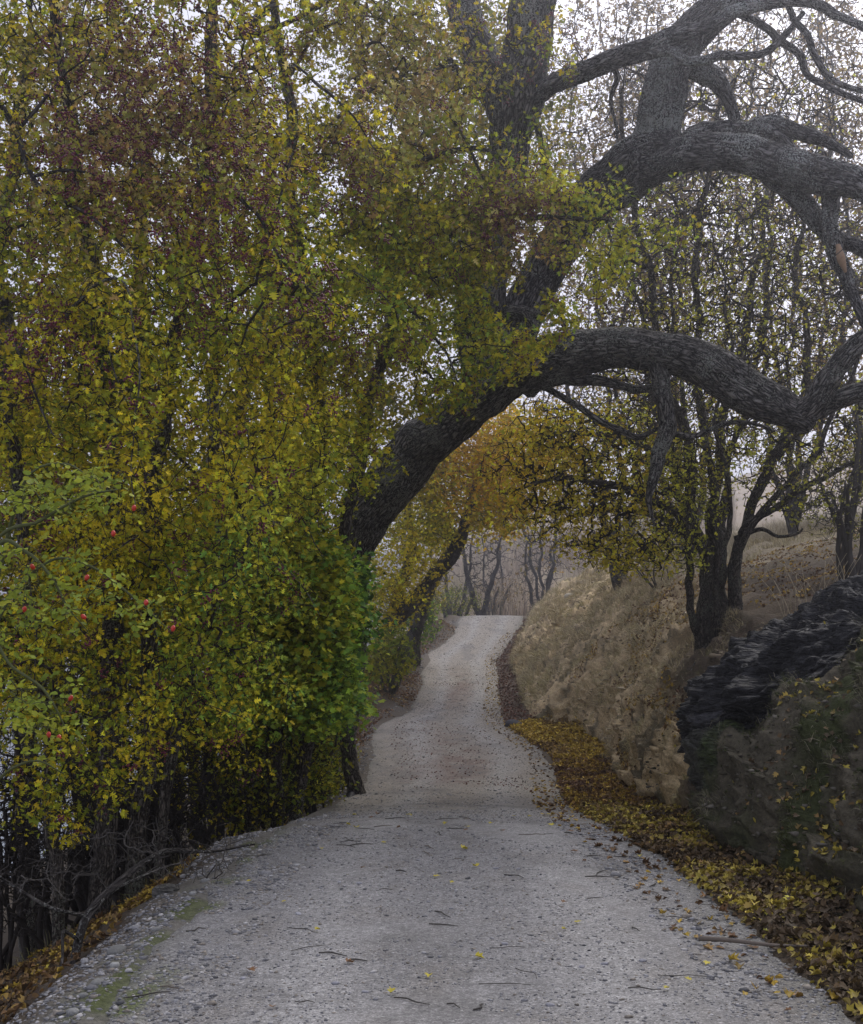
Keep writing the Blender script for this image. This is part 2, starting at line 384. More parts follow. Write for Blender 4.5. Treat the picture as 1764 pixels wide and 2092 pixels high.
Vp = np.stack([PXg.ravel(), PYg.ravel(), PZg], 1)
x, Y, z = Vp.T; n1 = fbm(x * .8, Y * .5, 21, 4); n2 = fbm(x * 5, Y * 3, 22, 3)
pc = np.tile([.245, .24, .236], (len(x), 1))
pc = lerp(pc, (.30, .293, .283), np.clip(n1 + .3, 0, 1))
pc = lerp(pc, (.22, .20, .175), np.clip(n2 * .8, 0, .5))
pc = lerp(pc, (.31, .27, .21), np.clip((Y - 10) / 3, 0, 1) * .6)
uu = (x - xL(Y)) / (xR(Y) - xL(Y))
red = np.exp(-((uu - .42) / .22) ** 2) * (np.exp(-((Y - 19.5) / 3.5) ** 2) + np.exp(-((Y - 33) / 4) ** 2)) * np.clip(.55 + n2 + n1, 0, 1)
pc = lerp(pc, (.15, .085, .07), np.clip(red * .9, 0, .55))
rut = np.exp(-((uu - .3 - n1 * .05) / .08) ** 2) + np.exp(-((uu - .72 - n1 * .05) / .08) ** 2); pc = lerp(pc, (.36, .352, .34), np.clip(rut * .6 * (1 - n2 * .5), 0, .6)); damp = fbm(x * 1.6, Y * .9, 77, 5, .6); pc = lerp(pc, (.17, .165, .158), np.clip(damp * 2.2 - .35, 0, .55))
edge = np.clip(1 - np.minimum(uu, 1 - uu) / .09 + n2 * .4, 0, 1); pc = lerp(pc, (.16, .155, .13), edge * .7)
mm = np.exp(-((uu - .045 - n1 * .03) / .045) ** 2) * np.clip(n2 * 2.5 + n1 * 2 + .1, 0, 1) * np.clip((10 - Y) / 2, 0, 1); pc = lerp(pc, (.085, .115, .014), np.clip(mm * 1.0, 0, .7))
m, t, bs = mat('gravel_path', .92, .2)
at = N(t, 'ShaderNodeAttribute', attribute_name='col'); geo = N(t, 'ShaderNodeNewGeometry')
v1 = N(t, 'ShaderNodeTexVoronoi'); v1.inputs['Scale'].default_value = 75; v2 = N(t, 'ShaderNodeTexVoronoi'); v2.inputs['Scale'].default_value = 190
g1 = N(t, 'ShaderNodeTexNoise'); g1.inputs['Scale'].default_value = 9; g1.inputs['Detail'].default_value = 8; g1.inputs['Roughness'].default_value = .7
for q in (v1, v2, g1): t.links.new(geo.outputs['Position'], q.inputs['Vector'])
sep = N(t, 'ShaderNodeSeparateColor'); t.links.new(v1.outputs['Color'], sep.inputs[0])
sep2 = N(t, 'ShaderNodeSeparateColor'); t.links.new(v2.outputs['Color'], sep2.inputs[0])
k1 = ramp(t, sep.outputs[0], [(0, .7), (.55, .95), (.9, 1.1), (1, 1.4)]); k2 = ramp(t, sep2.outputs[0], [(0, .7), (.8, 1.08), (1, 1.5)]); k3 = ramp(t, g1.outputs[0], [(.3, .8), (.7, 1.15)])
c = mixc(t, 1., at.outputs['Color'], k1, 'MULTIPLY'); c = mixc(t, 1., c, k2, 'MULTIPLY'); c = mixc(t, 1., c, k3, 'MULTIPLY')
t.links.new(c, bs.inputs['Base Color'])
pv = bump(t, bs, v1.outputs['Distance'], .35, -.008); bump(t, bs, v2.outputs['Distance'], .4, -.004, pv)
o = build('path', Vp, [pq], m, None, pc); tag(o, kind='structure')

# lake
m, t, b = mat('lake_water', .12, .5); b.inputs['Base Color'].default_value = (.10, .13, .15, 1)
g = N(t, 'ShaderNodeTexNoise'); g.inputs['Scale'].default_value = 1.2; g.inputs['Detail'].default_value = 4; geo = N(t, 'ShaderNodeNewGeometry'); t.links.new(geo.outputs['Position'], g.inputs['Vector']); bump(t, b, g.outputs[0], .3, .08)
Lx = np.array([[-590, -5], [-9.2, -5], [-9.2, 640], [-590, 640]], float)
o = build('lake', np.c_[Lx, np.full(4, LAKE)], [np.array([[0, 1, 2, 3]])], m, None, smooth=False); tag(o, kind='structure')

# far hills behind lake and behind the right slope
def hills(name, pts, mname, colr, n=140):
    px = np.linspace(pts[0][0], pts[-1][0], n); top = np.interp(px, [p[0] for p in pts], [p[1] for p in pts]); dist = np.interp(px, [p[0] for p in pts], [p[2] for p in pts])
    rows = []
    for f in np.linspace(0, 1, 14):
        d = dist * (1 + .35 * f); h = -8 + ((HZ - top) * dist * 1.35 / FOC + 9.5) * np.sin(f * math.pi / 2) ** 1.2
        xx = (px - CX) * dist / FOC * (1 + .1 * f)
        h = h + 2.5 * fbm(xx * .03, d * .03, 2, 5) * f * dist / 300
        rows.append(np.stack([xx, d, h], 1))
    V = np.concatenate(rows); ii = np.arange(len(V)).reshape(14, n)
    q = np.stack([ii[:-1, :-1], ii[:-1, 1:], ii[1:, 1:], ii[1:, :-1]], -1).reshape(-1, 4)
    o = build(name, V, [q], flat(mname, colr, .95, .4, .06)); tag(o, kind='structure')
hills('hills', [(-1500, 1215, 440), (-400, 1190, 440), (0, 1225, 430), (300, 1200, 420), (700, 1150, 390), (1000, 1060, 350), (1200, 990, 330), (1400, 1030, 330), (1764, 1050, 340), (2600, 1030, 360)], 'hill_scrub', (.13, .12, .12))

# ------------------------------------------------------------------ rocks
def rock_mesh(c, rad, rot, nu=120, nv=80, strata=.06, amp=.12, seed=0, sq=.75, freq=2.2):
    u = np.linspace(0, 2 * math.pi, nu, endpoint=False); v = np.linspace(-math.pi / 2, math.pi / 2, nv)
    U, Vv = np.meshgrid(u, v)
    sp = lambda q: np.sign(q) * np.abs(q) ** sq
    x = sp(np.cos(Vv)) * sp(np.cos(U)); y = sp(np.cos(Vv)) * sp(np.sin(U)); z = sp(np.sin(Vv))
    p = np.stack([x.ravel(), y.ravel(), z.ravel()], 1)
    d = p / np.linalg.norm(p, axis=1)[:, None]
    q = p * np.array(rad)
    s = seed * 13.7
    disp = amp * fbm(q[:, 0] * freq / rad[0] * 1.2 + s, q[:, 1] * freq / rad[1], q[:, 2] * freq / rad[2], 5, .55)
    lay = q[:, 2] * 1.0 + .12 * fbm(q[:, 0] * 3 + s, q[:, 1] * 3, 0, 3) * rad[2]
    def layers(th_, k_):
        L = lay / th_ + .35 * fbm(q[:, 0] * 2.1 + s, q[:, 1] * 2.1, 4 + k_, 3); li = np.floor(L); fr = L - li
        cx_ = np.floor(q[:, 0] * (1.4 / th_) * .12 + _h(li, li * 0, li * 0 + k_) * 5 + .6 * fbm(q[:, 0] * 4, q[:, 1] * 4, li, 2)); cy_ = np.floor(q[:, 1] * (1.4 / th_) * .16 + _h(li, li * 0 + 1, li * 0) * 5)
        return (_h(li, cx_, cy_ + k_) - .5) - .55 * (np.clip(np.abs(fr - .5) * 2, 0, 1) ** 5)
    st = layers(.11 * rad[2] / .4, 1) + .5 * layers(.045 * rad[2] / .4, 7) if strata > .03 else fbm(q[:, 0] * 30, q[:, 1] * 30, q[:, 2] * 30 + s, 2)
    q = q + d * (disp + strata * st)[:, None] * min(rad) / .5
    ax, ay, az = rot
    Rx = np.array([[1, 0, 0], [0, math.cos(ax), -math.sin(ax)], [0, math.sin(ax), math.cos(ax)]])
    Ry = np.array([[math.cos(ay), 0, math.sin(ay)], [0, 1, 0], [-math.sin(ay), 0, math.cos(ay)]])
    Rz = np.array([[math.cos(az), -math.sin(az), 0], [math.sin(az), math.cos(az), 0], [0, 0, 1]])
    q = q @ (Rz @ Ry @ Rx).T + np.array(c)
    ii = np.arange(nu * nv).reshape(nv, nu)
    f = np.stack([ii[:-1], np.roll(ii[:-1], -1, 1), np.roll(ii[1:], -1, 1), ii[1:]], -1).reshape(-1, 4)
    return q, f
def rock(name, c, rad, rot, base, label, cat='rock', m=None, group=None, moss=0, **kw):
    V, F = rock_mesh(c, rad, rot, **kw)
    n = fbm(V[:, 0] * 4, V[:, 1] * 4, V[:, 2] * 4, 4)
    col = lerp(np.tile(base, (len(V), 1)), tuple(min(1, q * 1.9) for q in base), np.clip(n * 1.6, 0, 1))
    if moss: col = lerp(col, (.05, .075, .015), np.clip((fbm(V[:, 0] * 3, V[:, 1] * 3, V[:, 2] * 3, 4) + moss) * 2, 0, 1))
    me = build(name, V - np.array(c), [F], m or M_rock, None, col)
    me.location = c; tag(me, label, cat, group); return me
M_rock = colored('rock', .65, 26., .05, 1.0, .6, .4)
_t = M_rock.node_tree; _g = _t.nodes.new('ShaderNodeNewGeometry'); _mp = _t.nodes.new('ShaderNodeMapping'); _mp.inputs['Rotation'].default_value = (0, R(31), 0); _mp.inputs['Scale'].default_value = (3, 4, 22)
_v = _t.nodes.new('ShaderNodeTexVoronoi'); _v.feature = 'DISTANCE_TO_EDGE'; _v.inputs['Scale'].default_value = 1.6
_t.links.new(_g.outputs['Position'], _mp.inputs['Vector']); _t.links.new(_mp.outputs[0], _v.inputs['Vector'])
_b = _t.nodes['Principled BSDF']; _e = ramp(_t, _v.outputs['Distance'], [(0, 0), (.12, 1)]); _pn = _b.inputs['Normal'].links[0].from_socket
_bn = bump(_t, _b, _e, .9, .03, _pn)
rock('rock_outcrop', (3.22, 9.8, 1.16), (1.28, 1.15, .52), (R(-6), R(-30), R(8)), (.020, .020, .022), 'big dark layered rock slab jutting out above the mossy bank', 'rock', nu=420, nv=240, strata=.05, amp=.34, seed=3, freq=3.2)
rock('mossy_boulder', (2.42, 9.35, .50), (.42, .5, .36), (0, R(-12), R(10)), (.045, .045, .036), 'squat moss covered boulder under the dark rock slab', 'rock', nu=140, nv=90, strata=.05, amp=.18, seed=6, moss=.25)
rock('ledge_stone', (2.14, 9.5, .80), (.13, .18, .06), (0, R(-14), R(15)), (.055, .055, .062), 'flat grey stone at the left tip of the dark slab', 'rock', nu=60, nv=40, strata=.06, amp=.2, seed=9)

# ------------------------------------------------------------------ tubes and trees
def catmull(pts, step):
    p = np.asarray(pts, float); p = np.vstack([2 * p[0] - p[1], p, 2 * p[-1] - p[-2]])
    o = []
    for i in range(1, len(p) - 2):
        a, b, c, d = p[i - 1:i + 3]; L = np.linalg.norm((c - b)[:3]); n = max(2, int(L / step))
        for t in np.linspace(0, 1, n, endpoint=False):
            o.append(.5 * ((2 * b) + (c - a) * t + (2 * a - 5 * b + 4 * c - d) * t * t + (3 * b - a - 3 * c + d) * t ** 3))
    o.append(p[-2]); return np.array(o)
def tube(pr, sides=14, rough=.12, seed=0, wob=.0):
    """pr (n,4) xyz+radius -> V, quads, bark coords"""
    p = pr[:, :3].copy(); r = np.maximum(pr[:, 3], .0015)
    if wob:
        s = np.cumsum(np.r_[0, np.linalg.norm(np.diff(p, axis=0), axis=1)])
        for k in range(3): p[:, k] += wob * fbm(s * 1.5 + seed, np.full_like(s, k * 7.), 0, 3) * np.minimum(1, s / (s[-1] * .1 + 1e-6)) * np.minimum(1, (s[-1] - s) / (s[-1] * .1 + 1e-6))
    T = np.gradient(p, axis=0); T /= np.linalg.norm(T, axis=1)[:, None] + 1e-9
    up = np.array([0.3, 1, .2]); n_ = np.zeros_like(p)
    v = np.cross(T[0], up); v /= np.linalg.norm(v)
    for i in range(len(p)):
        v = v - T[i] * v.dot(T[i]); v /= np.linalg.norm(v) + 1e-9; n_[i] = v
    bb = np.cross(T, n_)
    th = np.linspace(0, 2 * math.pi, sides, endpoint=False)
    s = np.cumsum(np.r_[0, np.linalg.norm(np.diff(p, axis=0), axis=1)])
    cth, sth = np.cos(th)[None], np.sin(th)[None]
    bx = cth * r[:, None] + seed; by = sth * r[:, None]; bz = np.repeat(s[:, None], sides, 1)
    rr = r[:, None] * (1 + rough * fbm(bx * 5, by * 5, bz * 2.2, 3) * 2)
    if rough and r.max() > .05:
        rr = rr + .024 * (1 - 2.2 * np.abs(fbm(bx * 26, by * 26, bz * 5, 3))) * np.clip(r[:, None] / .1, .3, 1.2)
    V = p[:, None] + rr[..., None] * (cth[..., None] * n_[:, None] + sth[..., None] * bb[:, None])
    m_ = len(p); ii = np.arange(m_ * sides).reshape(m_, sides)
    q = np.stack([ii[:-1], np.roll(ii[:-1], -1, 1), np.roll(ii[1:], -1, 1), ii[1:]], -1).reshape(-1, 4)
    V = np.vstack([V.reshape(-1, 3), p[-1:] + T[-1] * r[-1] * .6, p[:1]])
    B = np.vstack([np.stack([bx.ravel(), by.ravel(), bz.ravel()], 1), [[seed, 0, s[-1]]], [[seed, 0, 0]]])
    tip = m_ * sides
    tri = np.stack([ii[-1], np.roll(ii[-1], -1), np.full(sides, tip)], 1); tri2 = np.stack([np.roll(ii[0], -1), ii[0], np.full(sides, tip + 1)], 1)
    return V, q, np.vstack([tri, tri2]), B
_seed = [0]
def add_tube(acc, pr, sides=14, rough=.12, wob=0.):
    _seed[0] += 1
    V, q, tr, B = tube(np.asarray(pr), sides, rough, _seed[0] * 3.17, wob)
    acc.add(V, q, None, B); acc.F.setdefault(3, []).append(tr + acc.n - len(V))
def limb_px(pts):                       # (px,py,Y,width px) -> xyz r
    return np.array([[*P(a, b, Y), w_ * Y / FOC / 2] for a, b, Y, w_ in pts])
def limb(parent, pts, m, name='limb', sides=22, step=None, wob=.05, world=False, rough=.12):
    pr = np.asarray(pts, float) if world else limb_px(pts)
    r = pr[:, 3].mean(); pr = catmull(pr, step or max(.03, r * .35))
    acc = Acc(); add_tube(acc, pr, sides, rough, wob); acc.build(name, m, parent)
    return pr
def in_blobs(blobs, seed=0, clump=1.1, thr=-.15):
    """blobs: (px,py,Y,rx,ry,rY,n) ellipsoids -> points"""
    out_ = []
    for (px, py, Y, rx, ry, rY, n) in blobs:
        n = int(n); k = int(n * 2.6) + 10
        d = rng.normal(size=(k, 3)); d /= np.linalg.norm(d, axis=1)[:, None]; d *= rng.random(k)[:, None] ** (1 / 2.4)
        Yy = Y + d[:, 1] * rY
        X_ = (px + d[:, 0] * rx - CX) * Y / FOC; Zz = EYE + (HZ - py - d[:, 2] * ry) * Y / FOC
        p = np.stack([X_ * (1 + (Yy - Y) / Y * .5), Yy, Zz], 1)
        c_ = fbm(p[:, 0] * clump + seed, p[:, 1] * clump, p[:, 2] * clump, 3)
        c2 = fbm(p[:, 0] * clump * 3.1 + seed, p[:, 1] * clump * 3.1, p[:, 2] * clump * 3.1 + 9, 2)
        p = p[c_ + .55 * c2 > thr][:n]; out_.append(p)
    return np.concatenate(out_)
def grow(roots, pts, bf=.25, step=.28):
    """attach every point to the nearest node (distance plus a share of the way back to the trunk)"""
    n = len(pts); nodes = np.vstack([roots, pts]); nr_ = len(roots)
    par = np.full(len(nodes), -1); plen = np.zeros(len(nodes))
    best = np.full(n, 1e9); bp = np.zeros(n, int)
    for s in range(0, nr_, 64):
        d = np.linalg.norm(pts[:, None] - roots[None, s:s + 64], axis=2); j = d.argmin(1); dm = d[np.arange(n), j]
        u = dm < best; best[u] = dm[u]; bp[u] = j[u] + s
    bd = best.copy(); left = np.ones(n, bool); order = []
    for _ in range(n):
        i = int(np.argmin(np.where(left, best, 1e9))); left[i] = False
        par[nr_ + i] = bp[i]; plen[nr_ + i] = plen[bp[i]] + np.linalg.norm(nodes[nr_ + i] - nodes[bp[i]]); order.append(nr_ + i)
        d = np.linalg.norm(pts - pts[i], axis=1) + bf * plen[nr_ + i]
        u = left & (d < best); best[u] = d[u]; bp[u] = nr_ + i
    return nodes, par, np.array(order), nr_
def twig_mesh(nodes, par, order, nr_, r0=.0022, pw=2.3, rmax=.05, bend=.12):
    w_ = np.zeros(len(nodes)); kids = np.zeros(len(nodes), int)
    for i in order[::-1]:
        if w_[i] == 0: w_[i] = r0 ** pw
        if par[i] >= 0: w_[par[i]] += w_[i]; kids[par[i]] += 1
    r = np.minimum(w_ ** (1 / pw), rmax)
    A = nodes[par[order]]; B = nodes[order]; rb = r[order]; ra = np.where(par[order] < nr_, rb * 1.15, np.minimum(r[par[order]], rb * 1.6))
    # bend each edge once in the middle, so that twigs are never ruler straight
    L = np.linalg.norm(B - A, axis=1)[:, None]
    mid = (A + B) / 2 + rng.normal(size=A.shape) * L * bend + np.array([0, 0, 1]) * L * .04
    acc = Acc()
    for big, sides in ((True, 6), (False, 3)):
        s = (rb > .008) == big
        if not s.any(): continue
        P3 = np.stack([A[s], mid[s], B[s]], 1); R3 = np.stack([ra[s], (ra[s] + rb[s]) / 2, rb[s]], 1)
        T = np.stack([mid[s] - A[s], B[s] - A[s], B[s] - mid[s]], 1); T /= np.linalg.norm(T, axis=2)[..., None] + 1e-9
        ref = np.where(np.abs(T[:, 1, 2:3]) < .8, np.array([[0, 0, 1.]]), np.array([[1., 0, 0]]))[:, None]
        n_ = np.cross(T, np.broadcast_to(ref, T.shape)); n_ /= np.linalg.norm(n_, axis=2)[..., None] + 1e-9; b_ = np.cross(T, n_)
        th = np.linspace(0, 2 * math.pi, sides, endpoint=False)
        V = P3[:, :, None] + R3[:, :, None, None] * (np.cos(th)[None, None, :, None] * n_[:, :, None] + np.sin(th)[None, None, :, None] * b_[:, :, None])
        m_ = len(V); base = np.arange(m_)[:, None, None, None] * 3 * sides
        j = np.arange(sides); jn = (j + 1) % sides
        q = np.stack([np.stack([k * sides + j, k * sides + jn, (k + 1) * sides + jn, (k + 1) * sides + j], -1) for k in (0, 1)], 0)[None] + base
        acc.add(V.reshape(-1, 3), q.reshape(-1, 4), None, V.reshape(-1, 3))
    return acc, r
# leaf outlines: right half, (x, y) with the midrib on x = 0, y from 0 to 1
LOBED = [(0, 0), (.04, .12), (.42, .28), (.13, .37), (.46, .66), (.11, .62), (.2, .9), (0, 1)]
MAPLE = [(0, 0), (.30, .02), (.52, .30), (.28, .36), (.50, .72), (.17, .66), (0, 1)]
OVAL = [(0, 0), (.22, .16), (.32, .45), (.20, .8), (0, 1)]
SIMPLE = [(0, 0), (.40, .30), (.12, .55), (.3, .75), (0, 1)]
def leaves(acc, pos, size, col, shape=LOBED, up=.6, dirs=None, normals=None, fold=.35, flatk=0.):
    n = len(pos)
    if not n: return
    nrm = rng.normal(size=(n, 3)); nrm /= np.linalg.norm(nrm, axis=1)[:, None]
    tgt = normals if normals is not None else np.array([[0, -.25, 1.]])
    nrm = nrm * (1 - up) + tgt * up; nrm /= np.linalg.norm(nrm, axis=1)[:, None] + 1e-9
    d = rng.normal(size=(n, 3)) if dirs is None else dirs + rng.normal(size=(n, 3)) * .6
    if dirs is None and normals is None: d[:, 2] -= .5
    d = d - nrm * (d * nrm).sum(1)[:, None]; d /= np.linalg.norm(d, axis=1)[:, None] + 1e-9
    s = np.cross(d, nrm); size = np.broadcast_to(size, (n,)) * rng.uniform(.7, 1.25, n)
    hp = np.array(shape); k = len(hp)
    fo = fold * rng.uniform(.2, 1.6, n); cu = rng.uniform(-.25, .35, n)
    def place(sign):
        X_ = hp[:, 0] * sign; Y_ = hp[:, 1]
        Z_ = np.abs(X_)[None] * fo[:, None] - (Y_[None] ** 2) * cu[:, None]
        return pos[:, None] + size[:, None, None] * (X_[None, :, None] * s[:, None] + Y_[None, :, None] * d[:, None] + Z_[..., None] * nrm[:, None])
    Rr = place(1); Ll = place(-1)
    V = np.concatenate([Rr, Ll[:, 1:-1]], 1)                    # k + k-2 verts
    nv = 2 * k - 2; base = np.arange(n)[:, None] * nv
    fr = np.arange(k)[None] + base; fl = np.concatenate([[0], [k - 1], np.arange(k, nv)[::-1]])[None] + base
    acc.add(V.reshape(-1, 3), np.concatenate([fr, fl]), np.concatenate([col, col]))
def leaf_at_nodes(acc, nodes, par, order, r, per, size, colf, spread=.07, rcut=.006, shape=LOBED, up=.5, droop=0.):
    idx = order[r[order] < rcut]
    idx = np.repeat(idx, per); idx = idx[rng.random(len(idx)) < .92]
    t_ = rng.random(len(idx)) ** .7
    p = nodes[par[idx]] * (1 - t_)[:, None] + nodes[idx] * t_[:, None] + rng.normal(size=(len(idx), 3)) * spread
    p[:, 2] -= droop * rng.random(len(p))
    cc = colf(nodes[idx]); cc = cc * np.exp(rng.normal(size=(len(p), 1)) * .16)
    leaves(acc, p, size * np.exp(rng.normal(size=len(p)) * .18), cc, shape, up)
def palette(cols_, freq=1.4, seed=0., jit=.3, gain=1.0):
    cols_ = np.array(cols_, float) * gain
    def f(p):
        s = np.clip((fbm(p[:, 0] * freq + seed, p[:, 1] * freq, p[:, 2] * freq, 3) * 1.3 + .5) + rng.normal(size=len(p)) * .22, 0, .999) * (len(cols_) - 1)
        i = s.astype(int); fr = (s - i)[:, None]
        c_ = cols_[i] * (1 - fr) + cols_[i + 1] * fr
        c_ = c_ * np.exp(rng.normal(size=(len(p), 1)) * jit)
        return np.clip(c_, .004, .8)
    return f
_ico = None
def balls(acc, pos, rad, sq=1.0):
    """small octahedral berries"""
    o_ = np.array([[1, 0, 0], [-1, 0, 0], [0, 1, 0], [0, -1, 0], [0, 0, 1], [0, 0, -1]], float)
    f = np.array([[0, 2, 4], [2, 1, 4], [1, 3, 4], [3, 0, 4], [2, 0, 5], [1, 2, 5], [3, 1, 5], [0, 3, 5]])
    n = len(pos); rad = np.broadcast_to(rad, (n,))
    V = pos[:, None] + o_[None] * rad[:, None, None]
    acc.add(V.reshape(-1, 3), (f[None] + (np.arange(n) * 6)[:, None, None]).reshape(-1, 3))
def roots_of(prs, f0=.0, every=4):
    return np.concatenate([p[int(len(p) * f0)::every, :3] for p in prs])

# ================================================================== THE BIG LEANING TREE
e = empty('leaning_tree', P(650, 1650, 17), 'huge old leaning tree with dark furrowed bark arching its limbs over the gravel path', 'tree')
T0 = limb(e, [(645, 1700, 17, 125), (668, 1520, 17, 108), (690, 1340, 16.8, 100), (700, 1210, 16.5, 92), (716, 1120, 16.2, 84), (772, 1015, 15.7, 94), (850, 925, 15.2, 98), (925, 855, 14.6, 90), (1000, 795, 14, 92), (1070, 752, 13.7, 90), (1130, 738, 13.5, 84)], M_bark0, 'trunk', 40, wob=.06)
Lc = limb(e, [(1060, 758, 13.7, 95), (1140, 732, 13.5, 92), (1250, 714, 13.3, 72), (1340, 716, 13.1, 70), (1410, 730, 13, 74), (1480, 770, 12.9, 80), (1555, 815, 12.7, 76), (1620, 846, 12.6, 58), (1655, 862, 12.6, 48)], M_bark, 'limb', 40, wob=.04)
Lc1 = limb(e, [(1620, 850, 12.6, 56), (1662, 818, 12.5, 44), (1700, 760, 12.4, 38), (1735, 715, 12.3, 36), (1790, 670, 12.2, 32), (1860, 600, 12.1, 26)], M_bark, wob=.04)
Lc2 = limb(e, [(1625, 858, 12.6, 50), (1690, 826, 12.6, 34), (1764, 800, 12.5, 30), (1900, 790, 12.4, 24)], M_bark, wob=.04)
La = limb(e, [(985, 815, 14, 80), (990, 740, 14, 90), (982, 640, 13.9, 84), (1000, 500, 13.7, 76), (1030, 370, 13.5, 72), (1040, 270, 13.3, 84), (1062, 180, 13.2, 104), (1085, 90, 13.1, 96), (1095, 0, 13, 88), (1110, -140, 12.9, 76)], M_bark, sides=36)
La2 = limb(e, [(1040, 250, 13.3, 60), (1005, 170, 13.4, 62), (965, 80, 13.6, 60), (945, -20, 13.7, 56), (930, -140, 13.8, 50)], M_bark)
Lb = limb(e, [(1010, 770, 14, 80), (1050, 680, 14.1, 80), (1105, 570, 14.1, 80), (1165, 465, 13.9, 84), (1225, 390, 13.6, 96), (1290, 340, 13.3, 108), (1345, 305, 13.1, 96), (1380, 296, 13.0, 70)], M_lichen, sides=40)
Lb1 = limb(e, [(1325, 325, 13.2, 92), (1340, 270, 13.1, 84), (1350, 200, 13, 84), (1378, 120, 12.9, 78), (1425, 50, 12.8, 66), (1480, 5, 12.7, 60), (1540, -60, 12.6, 55)], M_lichen, sides=36)
Lb2 = limb(e, [(1310, 340, 13.2, 80), (1380, 318, 13, 70), (1450, 312, 12.8, 64), (1530, 322, 12.6, 66), (1610, 338, 12.4, 70), (1690, 362, 12.2, 66), (1764, 384, 12.1, 54), (1900, 430, 11.9, 46)], M_lichen, sides=36)
more_l = [
 [(1395, 296, 13.1, 44), (1457, 268, 13.2, 38), (1532, 262, 13.2, 36), (1582, 250, 13.2, 32), (1657, 266, 13.1, 28), (1697, 285, 13.1, 20), (1740, 320, 13, 12)],
 [(1378, 120, 13, 34), (1420, 145, 13.2, 38), (1462, 172, 13.3, 34), (1490, 215, 13.3, 26), (1505, 262, 13.3, 20)],
 [(1560, 345, 12.6, 30), (1622, 388, 12.6, 38), (1662, 432, 12.6, 36), (1705, 482, 12.6, 30), (1775, 515, 12.5, 26), (1850, 540, 12.4, 20)],
 [(1560, 262, 13.2, 24), (1600, 300, 13.1, 26), (1640, 350, 13, 24)],
 [(1060, 205, 13.2, 50), (1098, 195, 13.1, 40), (1142, 165, 12.9, 34), (1207, 136, 12.7, 32), (1282, 108, 12.5, 26), (1357, 98, 12.3, 20), (1407, 121, 12.2, 17), (1482, 110, 12.2, 15), (1557, 106, 12.2, 14), (1607, 66, 12.2, 11), (1642, 25, 12.2, 8)],
 [(1190, 142, 12.7, 28), (1307, 95, 12.4, 30), (1382, 66, 12.3, 34), (1457, 48, 12.2, 26), (1512, 16, 12.2, 24), (1607, 6, 12.1, 22), (1682, 16, 12.1, 18), (1764, 58, 12, 15), (1850, 110, 12, 10)],
 [(1512, 30, 12.3, 16), (1582, 70, 12.4, 16), (1637, 115, 12.4, 16), (1652, 155, 12.4, 14), (1707, 190, 12.4, 13), (1764, 215, 12.4, 11), (1840, 230, 12.4, 8)],
 [(1610, 8, 12.2, 14), (1652, 60, 12.1, 13), (1667, 115, 12.1, 13), (1707, 170, 12.1, 12), (1764, 192, 12.1, 10), (1830, 210, 12, 8)],
 [(1342, 740, 13.1, 36), (1357, 830, 13, 30), (1362, 885, 13, 32), (1342, 935, 13, 26), (1327, 985, 13, 18), (1322, 1025, 13, 9), (1338, 1075, 13.1, 3)],
 [(1085, 775, 13.7, 16), (1130, 805, 13.6, 14), (1182, 836, 13.5, 13), (1232, 868, 13.5, 12), (1297, 895, 13.4, 12), (1345, 876, 13.4, 9)],
 [(1110, 765, 13.6, 30), (1162, 775, 13.5, 24), (1242, 785, 13.5, 18), (1300, 801, 13.4, 18), (1335, 790, 13.3, 10)],
 [(1362, 876, 13, 14), (1422, 886, 13.1, 12), (1507, 862, 13.1, 9), (1580, 880, 13.2, 5)],
 [(1010, 655, 14, 28), (1045, 635, 13.8, 26), (1085, 640, 13.7, 24), (1120, 622, 13.6, 12)],
 [(1070, 637, 13.7, 16), (1090, 665, 13.6, 18), (1080, 705, 13.6, 16), (1105, 745, 13.6, 14)],
 [(1695, 380, 12.4, 30), (1702, 450, 12.4, 28), (1712, 520, 12.4, 26), (1740, 590, 12.5, 22), (1765, 650, 12.5, 20), (1800, 720, 12.6, 16)],
 [(1085, 235, 13.3, 12), (1105, 300, 13.5, 13), (1115, 380, 13.6, 12), (1110, 450, 13.7, 8)],
 [(1235, 120, 12.7, 12), (1262, 160, 12.7, 12), (1250, 210, 12.8, 9), (1262, 290, 12.8, 5)],
 [(700, 1200, 16.6, 36), (728, 1195, 16.2, 34), (738, 1225, 16.1, 26), (728, 1262, 16.2, 18)],
 [(900, 880, 14.8, 40), (948, 838, 14.2, 26), (975, 828, 14.1, 22), (985, 842, 14.1, 12)],
]
prs = [Lc[20:], Lc1, Lc2, La, La2, Lb, Lb1, Lb2]
for i, l_ in enumerate(more_l): prs.append(limb(e, l_, M_lichen if i < 8 or i == 14 else M_bark, sides=16, wob=.07))
# torn end of pale wood on the hanging limb
acc = Acc(); add_tube(acc, catmull(limb_px([(1712, 500, 12.28, 8), (1718, 528, 12.25, 15), (1728, 556, 12.27, 5)]), .02), 9, .3); acc.build('torn_wood', flat('torn_wood', (.33, .22, .14), .8, .3, 30), e)
pts = in_blobs([(1500, 100, 12.6, 380, 190, 1.3, 800), (1650, 440, 12.6, 190, 270, 1.2, 620), (1350, 820, 13.2, 300, 130, 1, 420), (1180, 240, 13, 180, 220, .9, 320), (1400, 450, 13, 220, 120, 1, 300), (1600, 690, 12.6, 180, 120, 1, 300)], 5, thr=-.4)
g = grow(roots_of(prs, .2, 5), pts, .15); acc, r = twig_mesh(*g, r0=.0026, rmax=.02, bend=.22); acc.build('twigs', M_twiggrey, e)

